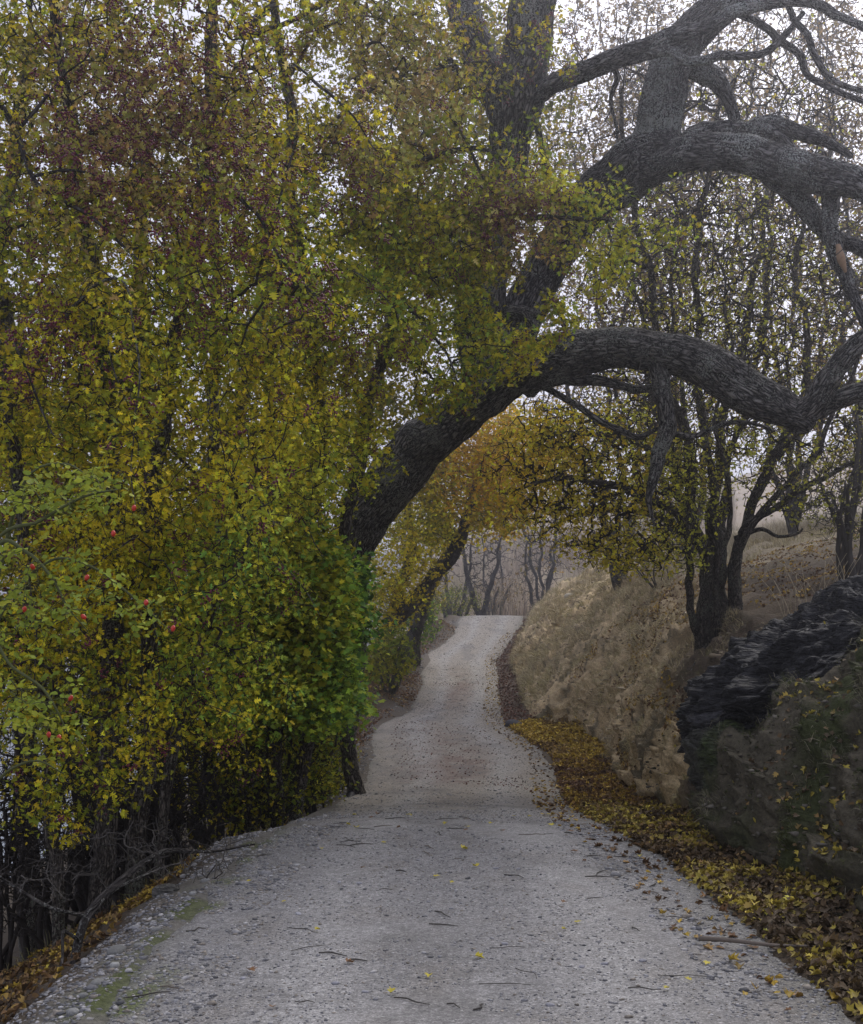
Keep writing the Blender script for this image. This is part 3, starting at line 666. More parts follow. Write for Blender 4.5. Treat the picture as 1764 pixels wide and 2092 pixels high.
# ================================================================== HAWTHORNS ON THE LEFT
OLIVE = [(.12, .125, .012), (.21, .20, .013), (.31, .27, .015), (.40, .29, .018), (.24, .24, .016), (.14, .17, .018)]
YGREEN = [(.15, .19, .02), (.24, .25, .02), (.30, .27, .02), (.33, .30, .025), (.20, .25, .03), (.12, .17, .025)]
GOLD = [(.28, .23, .012), (.42, .32, .015), (.34, .27, .015), (.24, .24, .015), (.18, .19, .012)]
GREEN = [(.07, .14, .03), (.12, .21, .035), (.20, .30, .035), (.30, .34, .035), (.10, .18, .05)]
DULL = [(.20, .17, .04), (.27, .24, .08), (.17, .12, .05), (.24, .15, .05), (.14, .13, .03), (.20, .20, .05)]
def berry_clusters(acc, nodes, order, r, frac, region=None, k=9, rad=.0062):
    idx = order[r[order] < .005]; p = nodes[idx]
    if region is not None: p = p[region(p)]
    p = p[rng.random(len(p)) < frac]
    q = np.repeat(p, k, 0) + rng.normal(size=(len(p) * k, 3)) * .022; q[:, 2] -= .03
    balls(acc, q, rad)
def zoned(zones, default, seed, gn=1.65):
    """colour by where in the crown the leaf hangs: zones (px,py,radius px,palette)"""
    fs = [palette(z[3], 1.6, seed + i, gain=gn) for i, z in enumerate(zones)]; fd = palette(default, 1.4, seed, gain=gn)
    def f(p):
        c_ = fd(p); px, py = PX(p)
        for z, ff in zip(zones, fs):
            wgt = np.clip(1.25 - np.hypot(px - z[0], (py - z[1])) / z[2], 0, 1); m_ = rng.random(len(p)) < wgt
            if m_.any(): c_[m_] = ff(p[m_])
        return c_
    return f
# A: near hawthorn with dark berries
def base_ground(px, Y, dz=-.05):
    X_ = (px - CX) * Y / FOC; return np.array([X_, Y, float(G([X_], [Y])[0]) + dz])
def stem_from(px0, Y0, pts, w0, m, parent, name='stem', sides=14, wk=1.0, wob=.08):
    b_ = base_ground(px0, Y0); pts = [(q[0], q[1], q[2], q[3] * wk) for q in pts]; pr = limb_px(pts); pr = np.vstack([[*b_, w0 * Y0 / FOC / 2], pr])
    return limb(parent, pr, m, name, sides, world=True, wob=wob)

HAW_L = [('hawthorn_tree', (215, 9.2), 'hawthorn tree at the far left, its golden leaves thick with dark red berries',
   [(200, 9.2, [(215, 1500, 9.2, 56), (225, 1200, 9.1, 50), (210, 900, 9.0, 46), (190, 600, 8.8, 40), (150, 300, 8.6, 34), (110, 0, 8.4, 26)], 64),
    (270, 9.4, [(290, 1500, 9.4, 44), (300, 1200, 9.5, 42), (330, 900, 9.5, 36), (380, 600, 9.4, 30), (420, 300, 9.2, 26), (430, 20, 9.0, 20)], 50),
    (120, 8.9, [(100, 1500, 8.8, 40), (60, 1200, 8.6, 36), (20, 900, 8.3, 34), (-30, 600, 8.0, 28)], 44),
    (330, 9.2, [(350, 1540, 9.1, 30), (400, 1350, 8.9, 26), (470, 1180, 8.6, 20), (540, 1080, 8.4, 14)], 32)],
   [(250, 150, 8.6, 360, 260, 1.2, 1500), (120, 480, 8.4, 300, 250, 1.2, 1150), (450, 520, 8.5, 270, 260, 1.1, 1050), (150, 860, 8.3, 280, 230, 1.2, 850), (480, 880, 8.5, 250, 200, 1.1, 760), (330, 1180, 8.2, 270, 190, 1.1, 850), (120, 1500, 8.0, 220, 230, .9, 480), (450, 1420, 8.2, 170, 130, .9, 330)],
   [(400, 980, 250, GOLD), (560, 1060, 170, YGREEN), (250, 250, 330, DULL), (500, 1280, 200, GREEN), (470, 1280, 200, YGREEN), (200, 1200, 160, GOLD), (420, 620, 130, YGREEN)], OLIVE, 8, .039, .16),
  ('hawthorn_tree', (560, 12.5), 'yellow green hawthorn tree spreading in front of the leaning trunk',
   [(560, 12.5, [(575, 1450, 12.4, 44), (600, 1200, 12.2, 42), (650, 900, 12, 44), (635, 700, 12, 50), (600, 520, 11.9, 42), (590, 250, 11.8, 30), (560, 0, 11.7, 24)], 52),
    (600, 12.8, [(640, 1400, 12.7, 30), (700, 1100, 12.5, 30), (740, 900, 12.3, 28), (800, 650, 12.1, 26), (870, 500, 11.8, 24), (950, 430, 11.4, 18), (1080, 440, 11, 14), (1250, 450, 10.6, 8)], 36),
    (520, 12.3, [(490, 1400, 12.3, 30), (450, 1100, 12.2, 30), (440, 800, 12.2, 28), (440, 500, 12.2, 26), (430, 150, 12.3, 30), (440, -60, 12.3, 26)], 36)],
   [(700, 120, 12, 300, 230, 1.3, 1300), (620, 480, 11.6, 260, 240, 1.3, 1100), (860, 330, 11.7, 180, 240, 1.2, 700), (720, 780, 11.4, 220, 230, 1.2, 1050), (900, 600, 11.2, 190, 170, 1.0, 800), (1050, 430, 10.9, 150, 110, .7, 420), (600, 1040, 13.2, 170, 160, 1.1, 700), (970, 700, 11.3, 110, 80, .6, 200), (1180, 560, 11, 140, 130, .6, 230), (430, 1380, 13.4, 200, 170, 1, 600), (1170, 400, 10.7, 120, 60, .4, 130), (900, 60, 12.2, 260, 150, 1, 560), (1150, 720, 11.6, 110, 60, .5, 100), (1370, 490, 10.5, 110, 40, .3, 60), (780, 870, 12, 60, 80, .6, 160), (830, 780, 11.9, 80, 110, .7, 260), (1210, 735, 10.9, 50, 28, .2, 22), (890, 800, 11.8, 90, 60, .4, 170), (1020, 750, 11.5, 90, 45, .4, 110), (960, 560, 11.2, 150, 180, .8, 620), (1090, 610, 11, 120, 100, .6, 330), (1130, 700, 11.2, 100, 50, .4, 140), (800, 440, 12.2, 170, 170, .9, 520), (1050, 330, 11.6, 120, 110, .7, 160), (1130, 60, 12, 110, 110, .7, 120), (740, 1000, 12.4, 50, 80, .4, 120), (1385, 335, 11, 18, 35, .1, 10)],
   [(700, 560, 190, YGREEN), (800, 200, 240, DULL), (560, 900, 180, GOLD), (880, 680, 200, YGREEN), (720, 950, 130, YGREEN), (1200, 450, 300, YGREEN), (1060, 470, 120, DULL)], OLIVE, 8, .048, .13)]
def boughs(parent, prs, k, L, m, tocam=.5, tox=.35, r0=.016):
    """arching boughs that leave the trunks, rise and then droop at the tip"""
    o_ = []
    for i in range(k):
        pr = prs[i % len(prs)]; st = pr[int(len(pr) * rng.uniform(.28, .97)), :3]
        an = rng.uniform(0, 6.283); d = np.array([math.cos(an) + tox, math.sin(an) - tocam, 0]); d /= np.linalg.norm(d); l_ = L * rng.uniform(.55, 1.2); dr = rng.uniform(.05, .5)
        side = np.array([-d[1], d[0], 0]) * rng.normal() * .15 * l_
        q = [[*st, r0], [*(st + d * l_ * .3 + side + [0, 0, .24 * l_]), r0 * .8], [*(st + d * l_ * .7 + side * 1.5 + [0, 0, .24 * l_]), r0 * .5], [*(st + d * l_ + side + [0, 0, (.12 - dr) * l_]), r0 * .2]]
        px, py = PX(catmull(np.array(q), .2)[:, :3])
        if ((px > 720) & (py > 880)).any() or ((px > 800) & (py > 780)).any() or ((px > 1180) & (py < 380)).any(): continue
        o_.append(limb(parent, np.array(q), m, 'bough', 7, step=.08, world=True, wob=.07))
    return o_
def along(bs, n, s0=.05, s1=.15):
    o_ = []
    for q in bs:
        m_ = int(n * np.linalg.norm(q[-1, :3] - q[0, :3])); i = (len(q) - 1) * rng.random(m_) ** .7; i0 = i.astype(int); t_ = i / (len(q) - 1)
        o_.append(q[i0, :3] + rng.normal(size=(m_, 3)) * (s0 + s1 * t_ * (1.2 - t_) * 1.6)[:, None] * [1, 1, .75])
    return np.concatenate(o_)
GREYB = {9.2: [[(-30, 180, 7.7, 12), (0, 215, 7.6, 12), (30, 270, 7.6, 11), (70, 375, 7.6, 9), (175, 430, 7.5, 8), (240, 475, 7.5, 7), (300, 540, 7.4, 5), (335, 600, 7.4, 3)],
               [(30, 270, 7.6, 8), (75, 225, 7.6, 7), (120, 170, 7.6, 4)], [(70, 360, 7.6, 6), (150, 345, 7.5, 5), (220, 368, 7.5, 3)],
               [(400, 345, 7.9, 7), (460, 385, 7.8, 8), (530, 445, 7.7, 8), (560, 510, 7.7, 7), (620, 580, 7.7, 6), (690, 645, 7.6, 3)],
               [(600, 130, 8, 5), (655, 190, 8, 7), (720, 240, 7.9, 5), (770, 310, 7.9, 3)], [(30, 700, 7.4, 5), (75, 820, 7.4, 5), (110, 890, 7.4, 3)], [(225, 680, 7.4, 4), (240, 770, 7.4, 4), (262, 830, 7.4, 2)],
               [(550, 480, 7.9, 4), (575, 400, 7.9, 5), (600, 320, 7.9, 5), (612, 260, 7.9, 3)]],
         12.5: [[(760, 560, 10.6, 7), (840, 640, 10.5, 7), (905, 720, 10.5, 5), (935, 780, 10.5, 3)], [(860, 330, 11, 12), (980, 300, 10.9, 9), (1060, 345, 10.8, 5)], [(560, 10, 11.5, 14), (500, 70, 11.3, 22), (560, 60, 11.5, 12), (640, 20, 11.6, 12), (720, -30, 11.6, 8)]]}
for name, (bx_, bY), label, stems, blobs, zones, dflt, per, lsize, bfrac in HAW_L:
    e = empty(name, base_ground(bx_, bY), label, 'tree', 'hawthorns on the left of the path')
    pr_ = [stem_from(px0, Y0, pts_, w0 * .62, M_haw, e, 'trunk', 14, .7) for px0, Y0, pts_, w0 in stems]
    gb = [limb(e, l_, M_bg, 'bough', 8, wob=.05) for l_ in GREYB[bY]]
    bs = boughs(e, pr_, 34, 1.9 if bY < 10 else 2.3, M_haw)
    bl = [(*q[:6], q[6] * .62) for q in blobs]
    pts = np.concatenate([in_blobs(bl, bY, 1.4, .04), along(bs, 62), along(gb, 50, .07, .12)])
    px, py = PX(pts); px = px + 45 * fbm(pts[:, 0] * 2.5, pts[:, 1] * 2.5, pts[:, 2] * 2.5, 3); line = 1010 - (px - 770) * .86     # the opening under the leaning trunk stays free
    pts = pts[(px < 1560) & ~((px > 975) & (px < 1115) & (py < 350) & (rng.random(len(px)) < .75)) & ~((px > 1190) & (py < 350)) & ~((px > 1090) & (py < 330) & (rng.random(len(px)) < .6)) & ~((px > 770) & (py > line + 8)) & ~((px > 725) & (py > 1010)) & ~((px + 60 * fbm(pts[:, 0] * 3, pts[:, 1] * 3, pts[:, 2] * 3, 2) > 620) & (py > 1040) & (py < 1560) & (pts[:, 1] < 12.4))]
    g = grow(roots_of(pr_ + bs + gb, .1, 3), pts, .22); acc, r = twig_mesh(*g, r0=.0026, rmax=.02, bend=.18); acc.build('branches', M_twig, e)
    la = Acc(); leaf_at_nodes(la, g[0], g[1], g[2], r, per, lsize, zoned(zones, dflt, bY), .05, .0075, LOBED, .4)
    la.build('crown', M_leaf, e)
    ba = Acc()
    def inzone(p):
        px, py = PX(p); d = np.min([np.hypot((px - zx), (py - zy)) / zr for zx, zy, zr in ((330, 150, 240), (470, 420, 170), (180, 330, 130), (1050, 420, 110), (760, 720, 80), (60, 700, 120), (620, 620, 90), (1100, 60, 130), (700, 350, 90), (450, 600, 80), (50, 1050, 90))], axis=0)
        return rng.random(len(p)) < np.clip(1.3 - d, .07, .85)
    berry_clusters(ba, g[0], g[2], r, 1.0, inzone, 12, .009); ba.build('berries', M_berry, e)

# C: deeper trees on the left, behind, filling the depth of the thicket
for i, (px0, Y0, lab, stems, blobs, pal) in enumerate([
   (60, 14, 'shaded olive leaved tree deep behind the far left hawthorn', [[(60, 1400, 14, 60), (80, 1100, 14, 55), (40, 800, 14, 60), (0, 500, 14, 44), (60, 100, 14, 30)]], [(60, 700, 13.6, 250, 420, 1.6, 900), (80, 200, 14, 250, 300, 1.6, 600), (100, 1150, 13.6, 240, 260, 1.2, 500)], OLIVE),
   (330, 15.5, 'dark stemmed tree with golden leaves in the middle of the thicket', [[(330, 1400, 15.5, 46), (320, 1000, 15.5, 50), (280, 700, 15.5, 42), (300, 300, 15.5, 34)], [(380, 1350, 15.6, 40), (450, 1000, 15.6, 40), (520, 700, 15.6, 34), (560, 300, 15.6, 28)]], [(380, 900, 15, 260, 360, 1.8, 950), (420, 350, 15.5, 260, 330, 1.8, 600), (420, 1250, 14.8, 260, 200, 1.3, 600)], GOLD),
   (200, 20, 'dense dusky tree at the back of the thicket by the lake', [[(200, 1400, 20, 30), (200, 1000, 20, 26), (180, 600, 20, 18)], [(100, 1300, 20.3, 26), (40, 900, 20.3, 22), (0, 650, 20.3, 16)]], [(120, 900, 20, 260, 330, 2, 1100), (330, 1130, 19.5, 230, 230, 2, 900), (120, 1330, 19, 260, 120, 1.6, 600)], OLIVE),
   (520, 21, 'yellowing tree at the back of the thicket beside the leaning trunk', [[(520, 1400, 21, 30), (530, 1000, 21, 26), (560, 700, 21, 18)]], [(560, 900, 21, 170, 300, 2, 1000), (600, 1250, 21, 120, 180, 1.6, 600), (640, 620, 21, 140, 160, 1.6, 350)], YGREEN),
   (640, 24, 'tall olive crowned tree far behind the fork of the leaning tree', [[(660, 1300, 24, 26), (740, 900, 24, 22), (820, 500, 24, 16), (860, 150, 24, 9)]], [(860, 520, 24, 200, 260, 2.2, 900), (880, 120, 24, 240, 240, 2.4, 800), (1060, 250, 24.5, 150, 230, 2, 450), (770, 800, 24, 110, 150, 1.5, 420)], OLIVE)]):
    e = empty('thicket_tree', base_ground(px0, Y0), lab, 'tree')
    pr_ = [stem_from(px0 + 12 * k, Y0, s_, 36, M_haw, e, 'trunk', 14, .65) for k, s_ in enumerate(stems)]
    blobs = blobs + [[(100, -420, 13, 420, 330, 2.2, 700)], [(560, -380, 14, 420, 300, 2.4, 700)], [(100, -150, 19, 300, 350, 2, 500)], [(700, -300, 16, 330, 300, 2, 450)], []][i]  # crown tops above the frame, added to block skylight and darken the thicket
    g = grow(roots_of(pr_, .15, 3), in_blobs(blobs, i * 9.3, .9, -.2), .22); acc, r = twig_mesh(*g, r0=.0028, rmax=.035, bend=.16); acc.build('branches', M_twig, e)
    la = Acc(); leaf_at_nodes(la, g[0], g[1], g[2], r, 8, .075 if i < 2 else .10, palette(pal, 1.2, i * 3.), .12, .012, SIMPLE, .45); la.build('crown', M_leaf, e)

# D: bright green shrub hanging over the left edge of the path
e = empty('maple_shrub', base_ground(726, 15.4), 'bright green leaved maple on a thin bent trunk at the left edge of the path', 'tree')
tk = stem_from(735, 15.4, [(722, 1560, 15.3, 30), (714, 1480, 15.2, 27), (712, 1400, 15.1, 24), (702, 1300, 14.2, 20), (690, 1220, 13.4, 16)], 32, M_haw, e, 'trunk', 20)
tk2 = limb(e, [(712, 1400, 15.1, 16), (680, 1330, 14, 14), (620, 1280, 12.8, 12), (560, 1260, 12.0, 9)], M_haw)
g = grow(roots_of([tk, tk2], .35, 2), in_blobs([(640, 1250, 12.2, 95, 150, .8, 620), (590, 1140, 12, 110, 90, .8, 360), (630, 1400, 12.2, 100, 100, .8, 460), (530, 1330, 12, 110, 130, .8, 360), (690, 1190, 12.8, 50, 70, .5, 110), (690, 1450, 13.6, 40, 50, .4, 60), (695, 1340, 12.6, 45, 120, .5, 200), (738, 1275, 12.7, 34, 36, .3, 40), (730, 1440, 13.6, 36, 30, .3, 36), (725, 1180, 12.9, 34, 26, .3, 30), (520, 1200, 12, 120, 100, .8, 160), (500, 1440, 12, 100, 80, .8, 160)], 4, .9, -.35), .2); acc, r = twig_mesh(*g, r0=.0025, rmax=.02); acc.build('branches', M_twig, e)
la = Acc(); leaf_at_nodes(la, g[0], g[1], g[2], r, 10, .062, zoned([(520, 1330, 190, YGREEN), (570, 1140, 140, YGREEN), (650, 1250, 60, YGREEN)], GREEN, 3.3, 1.6), .085, .009, MAPLE, .55); la.build('crown', M_leaf, e)

# E: golden trees arching over the far path
for i, (px0, Y0, lab, stems, blobs, zones, dflt) in enumerate([
   (770, 35, 'leaning olive gold tree beyond the bright green maple', [[(790, 1290, 24.8, 34), (860, 1210, 24.5, 28), (930, 1120, 24, 24), (960, 1040, 23.5, 18), (990, 930, 23, 12)], [(800, 1250, 25.3, 22), (840, 1130, 25.2, 18), (830, 1000, 25, 14)]],
    [(830, 1110, 24.5, 100, 150, 1.4, 560), (780, 1250, 24.6, 50, 70, .9, 110), (940, 1000, 23.6, 110, 110, 1.2, 480), (1000, 900, 23, 110, 100, 1.2, 420), (880, 950, 24, 70, 90, 1, 260)], [(1000, 930, 130, [(.42, .24, .012), (.5, .3, .015), (.3, .2, .02)])], GOLD),
   (822, 37, 'thin trunked yellow tree leaning over the bend of the path', [[(850, 1290, 28, 24), (880, 1200, 27.7, 22), (925, 1120, 27.4, 18), (980, 1030, 27, 14), (1060, 940, 26.5, 9)], [(850, 1270, 28.2, 12), (900, 1170, 28.4, 10), (930, 1080, 28.4, 8)]],
    [(1010, 1040, 26.8, 90, 70, 1.2, 300), (1080, 950, 26.4, 110, 110, 1.2, 380), (900, 1080, 27.6, 70, 60, 1, 150)], [(1080, 960, 150, [(.45, .25, .012), (.5, .32, .02), (.3, .2, .02)])], GOLD)]):
    dY = Y0 - (25 if i == 0 else 28); sf = Y0 / (Y0 - dY)
    stems = [[(q[0], q[1], q[2] + dY, q[3]) for q in s_] for s_ in stems]; blobs = [(q[0], q[1], q[2] + dY, q[3], q[4], q[5] * sf, int(q[6] * 1.3)) for q in blobs]
    e = empty('golden_tree', base_ground(px0, Y0), lab, 'tree', 'golden trees beside the bend')
    pr_ = [stem_from(px0, Y0, s_, 36 - 8 * i, M_bg, e, 'trunk') for s_ in stems]
    g = grow(roots_of(pr_, .3, 2), in_blobs(blobs, i * 5.3, .8, -.25), .2); acc, r = twig_mesh(*g, r0=.0035, rmax=.03); acc.build('branches', M_twig, e)
    la = Acc(); leaf_at_nodes(la, g[0], g[1], g[2], r, 8, .11, zoned(zones, dflt, 2.2 * i, 1.7), .16, .012, SIMPLE, .5); la.build('crown', M_leaf, e)

# ================================================================== MANY-STEMMED TREE ON THE RIGHT BANK
bF = base_ground(1478, 17)
e = empty('many_stemmed_tree', bF, 'many stemmed tree with sparse yellow leaves growing on the bare bank right of the path', 'tree')
stemsF = [
 (1450, [(1440, 1160, 16.9, 36), (1425, 1050, 16.8, 32), (1405, 900, 16.7, 28), (1380, 740, 16.5, 26), (1365, 560, 16.4, 22), (1345, 380, 16.2, 16), (1320, 180, 16, 10)], 42),
 (1466, [(1455, 1150, 17, 34), (1448, 1000, 17, 28), (1445, 850, 17, 26), (1432, 650, 17, 24), (1440, 450, 17, 18), (1470, 200, 17, 10)], 40),
 (1482, [(1480, 1150, 17.2, 36), (1478, 1000, 17.3, 30), (1490, 830, 17.4, 26), (1520, 620, 17.5, 20), (1530, 420, 17.6, 14), (1580, 200, 17.6, 8)], 42),
 (1496, [(1500, 1150, 17.1, 36), (1520, 1060, 17, 32), (1560, 950, 16.9, 30), (1590, 850, 16.8, 26), (1610, 700, 16.6, 20), (1600, 520, 16.5, 14), (1640, 300, 16.4, 8)], 42),
 (1472, [(1470, 1120, 17.6, 28), (1500, 950, 17.9, 22), (1545, 780, 18.1, 18), (1560, 600, 18.2, 14), (1555, 400, 18.3, 8)], 34),
 (1440, [(1425, 1160, 16.6, 22), (1420, 1080, 16.4, 20), (1440, 950, 16.2, 17), (1415, 780, 16, 14), (1400, 600, 15.9, 10), (1410, 430, 15.8, 6)], 26),
 (1505, [(1512, 1170, 16.8, 24), (1545, 1060, 16.6, 20), (1640, 900, 16.3, 16), (1690, 740, 16.1, 12), (1700, 560, 16, 7)], 28),
 (1462, [(1470, 1170, 16.5, 20), (1478, 1050, 16.4, 17), (1455, 900, 16.2, 14), (1475, 700, 16.1, 11), (1465, 500, 16, 7)], 22),
 (1455, [(1430, 1130, 17.4, 26), (1400, 1000, 17.6, 20), (1345, 800, 17.8, 16), (1310, 600, 17.9, 13), (1290, 450, 18, 8)], 30),
]
pr_ = []
for px0, pts_, w0 in stemsF:
    pts_ = [(1478 + (q[0] - 1478) * (1 + .28 * min(1, (1270 - q[1]) / 500)) + rng.normal() * 10, *q[1:]) for q in pts_]
    pr_.append(stem_from(px0 * 1.35 - 516, 17 + rng.uniform(-.2, .2), pts_, w0 * .62, M_haw, e, 'trunk', 16, .58, .16))
lowF = [[(1440, 1130, 16.9, 22), (1400, 1075, 16.6, 20), (1330, 1020, 16.2, 17), (1250, 985, 15.9, 13), (1150, 975, 15.6, 8), (1060, 1000, 15.4, 4)],
        [(1425, 1100, 17, 18), (1350, 1060, 17.2, 14), (1260, 1045, 17.4, 11), (1170, 1060, 17.6, 7), (1100, 1100, 17.7, 4)],
        [(1515, 1090, 17, 18), (1570, 1040, 16.6, 14), (1650, 985, 16.2, 11), (1740, 950, 15.9, 8), (1830, 930, 15.7, 5)],
        [(1420, 1000, 16.8, 14), (1340, 930, 16.4, 12), (1240, 890, 16, 9), (1140, 880, 15.6, 5)],
        [(1540, 1010, 16.9, 14), (1620, 900, 17, 11), (1700, 840, 17.1, 8), (1800, 800, 17.2, 5)],
        [(1500, 1100, 17.2, 12), (1545, 1085, 17.2, 9), (1590, 1100, 17, 7), (1640, 1080, 16.9, 4)]]
for l_ in lowF: pr_.append(limb(e, l_, M_haw, 'limb', 10, wob=.1))
pts = in_blobs([(1440, 680, 17, 290, 340, 2.2, 3000), (1500, 260, 17, 280, 220, 2, 900), (1200, 950, 16.2, 230, 120, 1.6, 1100), (1150, 1050, 16.6, 150, 70, 1.4, 260), (1640, 900, 16.8, 200, 170, 1.8, 750), (1380, 1010, 16.6, 120, 120, 1.4, 420), (1620, 560, 17, 200, 260, 1.8, 520), (1130, 900, 16, 110, 90, 1.2, 320), (1310, 1120, 16.5, 160, 60, 1.2, 420)], 7, .8, -.45)
g = grow(roots_of(pr_, .12, 3), pts, .12); acc, r = twig_mesh(*g, r0=.0052, rmax=.03, bend=.28); acc.build('branches', M_twig, e)
la = Acc(); cf = zoned([(1100, 960, 230, [(.45, .3, .015), (.5, .36, .02), (.35, .24, .02), (.28, .24, .02)]), (1220, 1120, 160, [(.4, .32, .02), (.45, .36, .03), (.3, .26, .02)])], [(.24, .25, .03), (.34, .32, .03), (.2, .22, .03), (.3, .24, .03)], 7.7, 1.6)
px_, py_ = PX(g[0]); o_ = g[2]
dens = np.where((px_ < 1330) & (py_ > 820), 5, np.where((px_ < 1560) & (py_ > 880) & (py_ < 1200), 4, np.where(py_ < 350, 1, 2)))
for k in (1, 2, 4, 5):
    sel = o_[dens[o_] == k]
    leaf_at_nodes(la, g[0], g[1], sel, r, k, .054, cf, .07, .010, SIMPLE, .45)
la.build('crown', M_leaf, e)

# ================================================================== BACKGROUND TREES
BROWN = [(.17, .11, .05), (.24, .16, .06), (.30, .20, .07), (.20, .15, .05), (.26, .21, .06)]
def bg_tree(px0, Y0, lab, top, width, n, pal, per, lsize, nst=4, tw=16, m_tw=None, name='background_tree', seed=0, group='background trees on the hill', gz=None, cb=None, wb=.3):
    b_ = base_ground(px0, Y0) if gz is None else np.array([(px0 - CX) * Y0 / FOC, Y0, gz])
    e = empty(name, b_, lab, 'tree', group)
    y0 = HZ - (b_[2] - EYE) * FOC / Y0; pr_ = []
    for k in range(nst):
        s = (k - (nst - 1) / 2) / max(1, nst - 1); lean = rng.uniform(-.15, .15)
        pts_ = [[*b_, tw * Y0 / FOC / 2 * 1.3]]
        for f in (.25, .5, .75, .97):
            q = P(px0 + (s + lean) * width * 1.1 * f ** .8 + rng.normal() * width * .05, y0 + (top - y0) * f, Y0 + rng.normal() * .4 * f * Y0 / 30)
            pts_.append([*q, tw * Y0 / FOC / 2 * (1.1 - f)])
        pr_.append(limb(e, np.array(pts_), M_bg, 'trunk', 8, step=.25, world=True, wob=wb))
    h = y0 - top; cb = cb or .55
    g = grow(roots_of(pr_, .2, 2), in_blobs([(px0, top + h * .45, Y0, width * .62, h * .5, width * Y0 / FOC * .45, n)], seed, 5.0 / (width * Y0 / FOC), -.4), .12)
    acc, r = twig_mesh(*g, r0=.0046 * Y0 / 25, rmax=tw * Y0 / FOC * .3, bend=.2); acc.build('branches', m_tw or M_twiggrey, e)
    if per:
        la = Acc(); leaf_at_nodes(la, g[0], g[1], g[2], r, per, lsize, palette(pal, .8, seed), lsize * 1.9, .02, SIMPLE, .4); la.build('crown', M_leaf, e)
    return e
bg_tree(1265, 33, 'brown leaved tree behind the fork of the leaning tree', -60, 330, 2700, BROWN, 6, .10, 4, 11, seed=1)
bg_tree(1400, 35, 'russet tree behind the lichen covered limb', -160, 340, 2700, BROWN, 6, .11, 4, 11, seed=2)
bg_tree(1620, 31, 'pale twigged tree rising behind the right hand limbs', -160, 350, 2900, BROWN, 4, .10, 5, 10, seed=3)
bg_tree(1790, 26, 'tree at the right margin with thin grey twigs', -60, 320, 2300, BROWN, 4, .09, 4, 12, seed=4)
bg_tree(1110, 58, 'slim gold tinged tree seen behind the dark upright trunk', 60, 230, 900, BROWN, 4, .16, 3, 5, seed=5)


# ================================================================== FAR SCRUB AND BARE TREES BEYOND THE CREST
for i, (px0, Y0, top, wd, nst, lab) in enumerate([(985, 60, 1030, 70, 2, 'bare dark tree leaning left just beyond the end of the path'), (1105, 66, 1020, 80, 2, 'bare forked tree standing past the bend above the bank'),
        (915, 66, 1010, 90, 3, 'bare many stemmed tree left of the path end'), (1040, 80, 1060, 110, 3, 'hazy grey willow in the distance behind the path end')]):
    bg_tree(px0, Y0, lab, top, wd, 520, None, 0, .1, nst, [12, 8, 10, 7][i], M_twigpale if i > 1 else M_twiggrey, 'bare_tree', 20 + i, 'bare trees beyond the path end', wb=.14)
M_dry = leaf_material('dry_stems', .1)
FARP = [(.42, .33, .25), (.50, .40, .28), (.32, .25, .2), (.42, .37, .2)]
def scrub(name, px0, px1, Y0, Y1, n, hgt, lean=.35, wd=.012, pal=FARP, seed=0):
    """upright bare osiers as thin tapering blades, three sided"""
    Yy = rng.uniform(Y0, Y1, n); X_ = (rng.uniform(px0, px1, n) - CX) * Yy / FOC; z = G(X_, Yy)
    k = fbm(X_ * .2, Yy * .2, seed, 3) > -.25; X_, Yy, z = X_[k], Yy[k], z[k]; n = len(X_)
    h = hgt * rng.uniform(.4, 1.1, n) * (1 + .5 * fbm(X_ * .15, Yy * .15, seed + 3, 2)); d = rng.normal(size=(n, 2)) * lean * h[:, None]
    w_ = wd * rng.uniform(.6, 1.5, n); a_ = rng.uniform(0, 6.28, n)
    b_ = np.stack([X_, Yy, z - .1], 1); V = []
    for j in range(3):
        q = b_.copy(); q[:, 0] += np.cos(a_ + j * 2.09) * w_; q[:, 1] += np.sin(a_ + j * 2.09) * w_; V.append(q)
    m_ = b_.copy(); m_[:, :2] += d * .35; m_[:, 2] += h * .55
    for j in range(3):
        q = m_.copy(); q[:, 0] += np.cos(a_ + j * 2.09) * w_ * .6; q[:, 1] += np.sin(a_ + j * 2.09) * w_ * .6; V.append(q)
    tp = b_.copy(); tp[:, :2] += d; tp[:, 2] += h; V.append(tp)
    V = np.stack(V, 1).reshape(-1, 3); b7 = np.arange(n)[:, None, None] * 7
    q = (np.array([[j, (j + 1) % 3, 3 + (j + 1) % 3, 3 + j] for j in range(3)])[None] + b7).reshape(-1, 4); t3 = (np.array([[3 + j, 3 + (j + 1) % 3, 6] for j in range(3)])[None] + b7).reshape(-1, 3)
    c_ = palette(pal, .1, seed, .2)(b_)
    return build(name, V, [t3, q], M_dry, None, np.concatenate([np.repeat(c_, 3, 0), np.repeat(c_, 3, 0)]))
o = scrub('scrub', 880, 1500, 66, 130, 26000, 3.6, .12, .016); tag(o, 'hazy beige thicket of bare osiers covering the hillside beyond the path', 'scrub', kind='stuff')
o = scrub('dry_grass', 1350, 1764, 28, 70, 26000, .55, .3, .006, [(.30, .26, .18), (.36, .32, .22), (.25, .21, .15)], 5); tag(o, 'pale dry grass on the open slope behind the many stemmed tree', 'grass', kind='stuff')

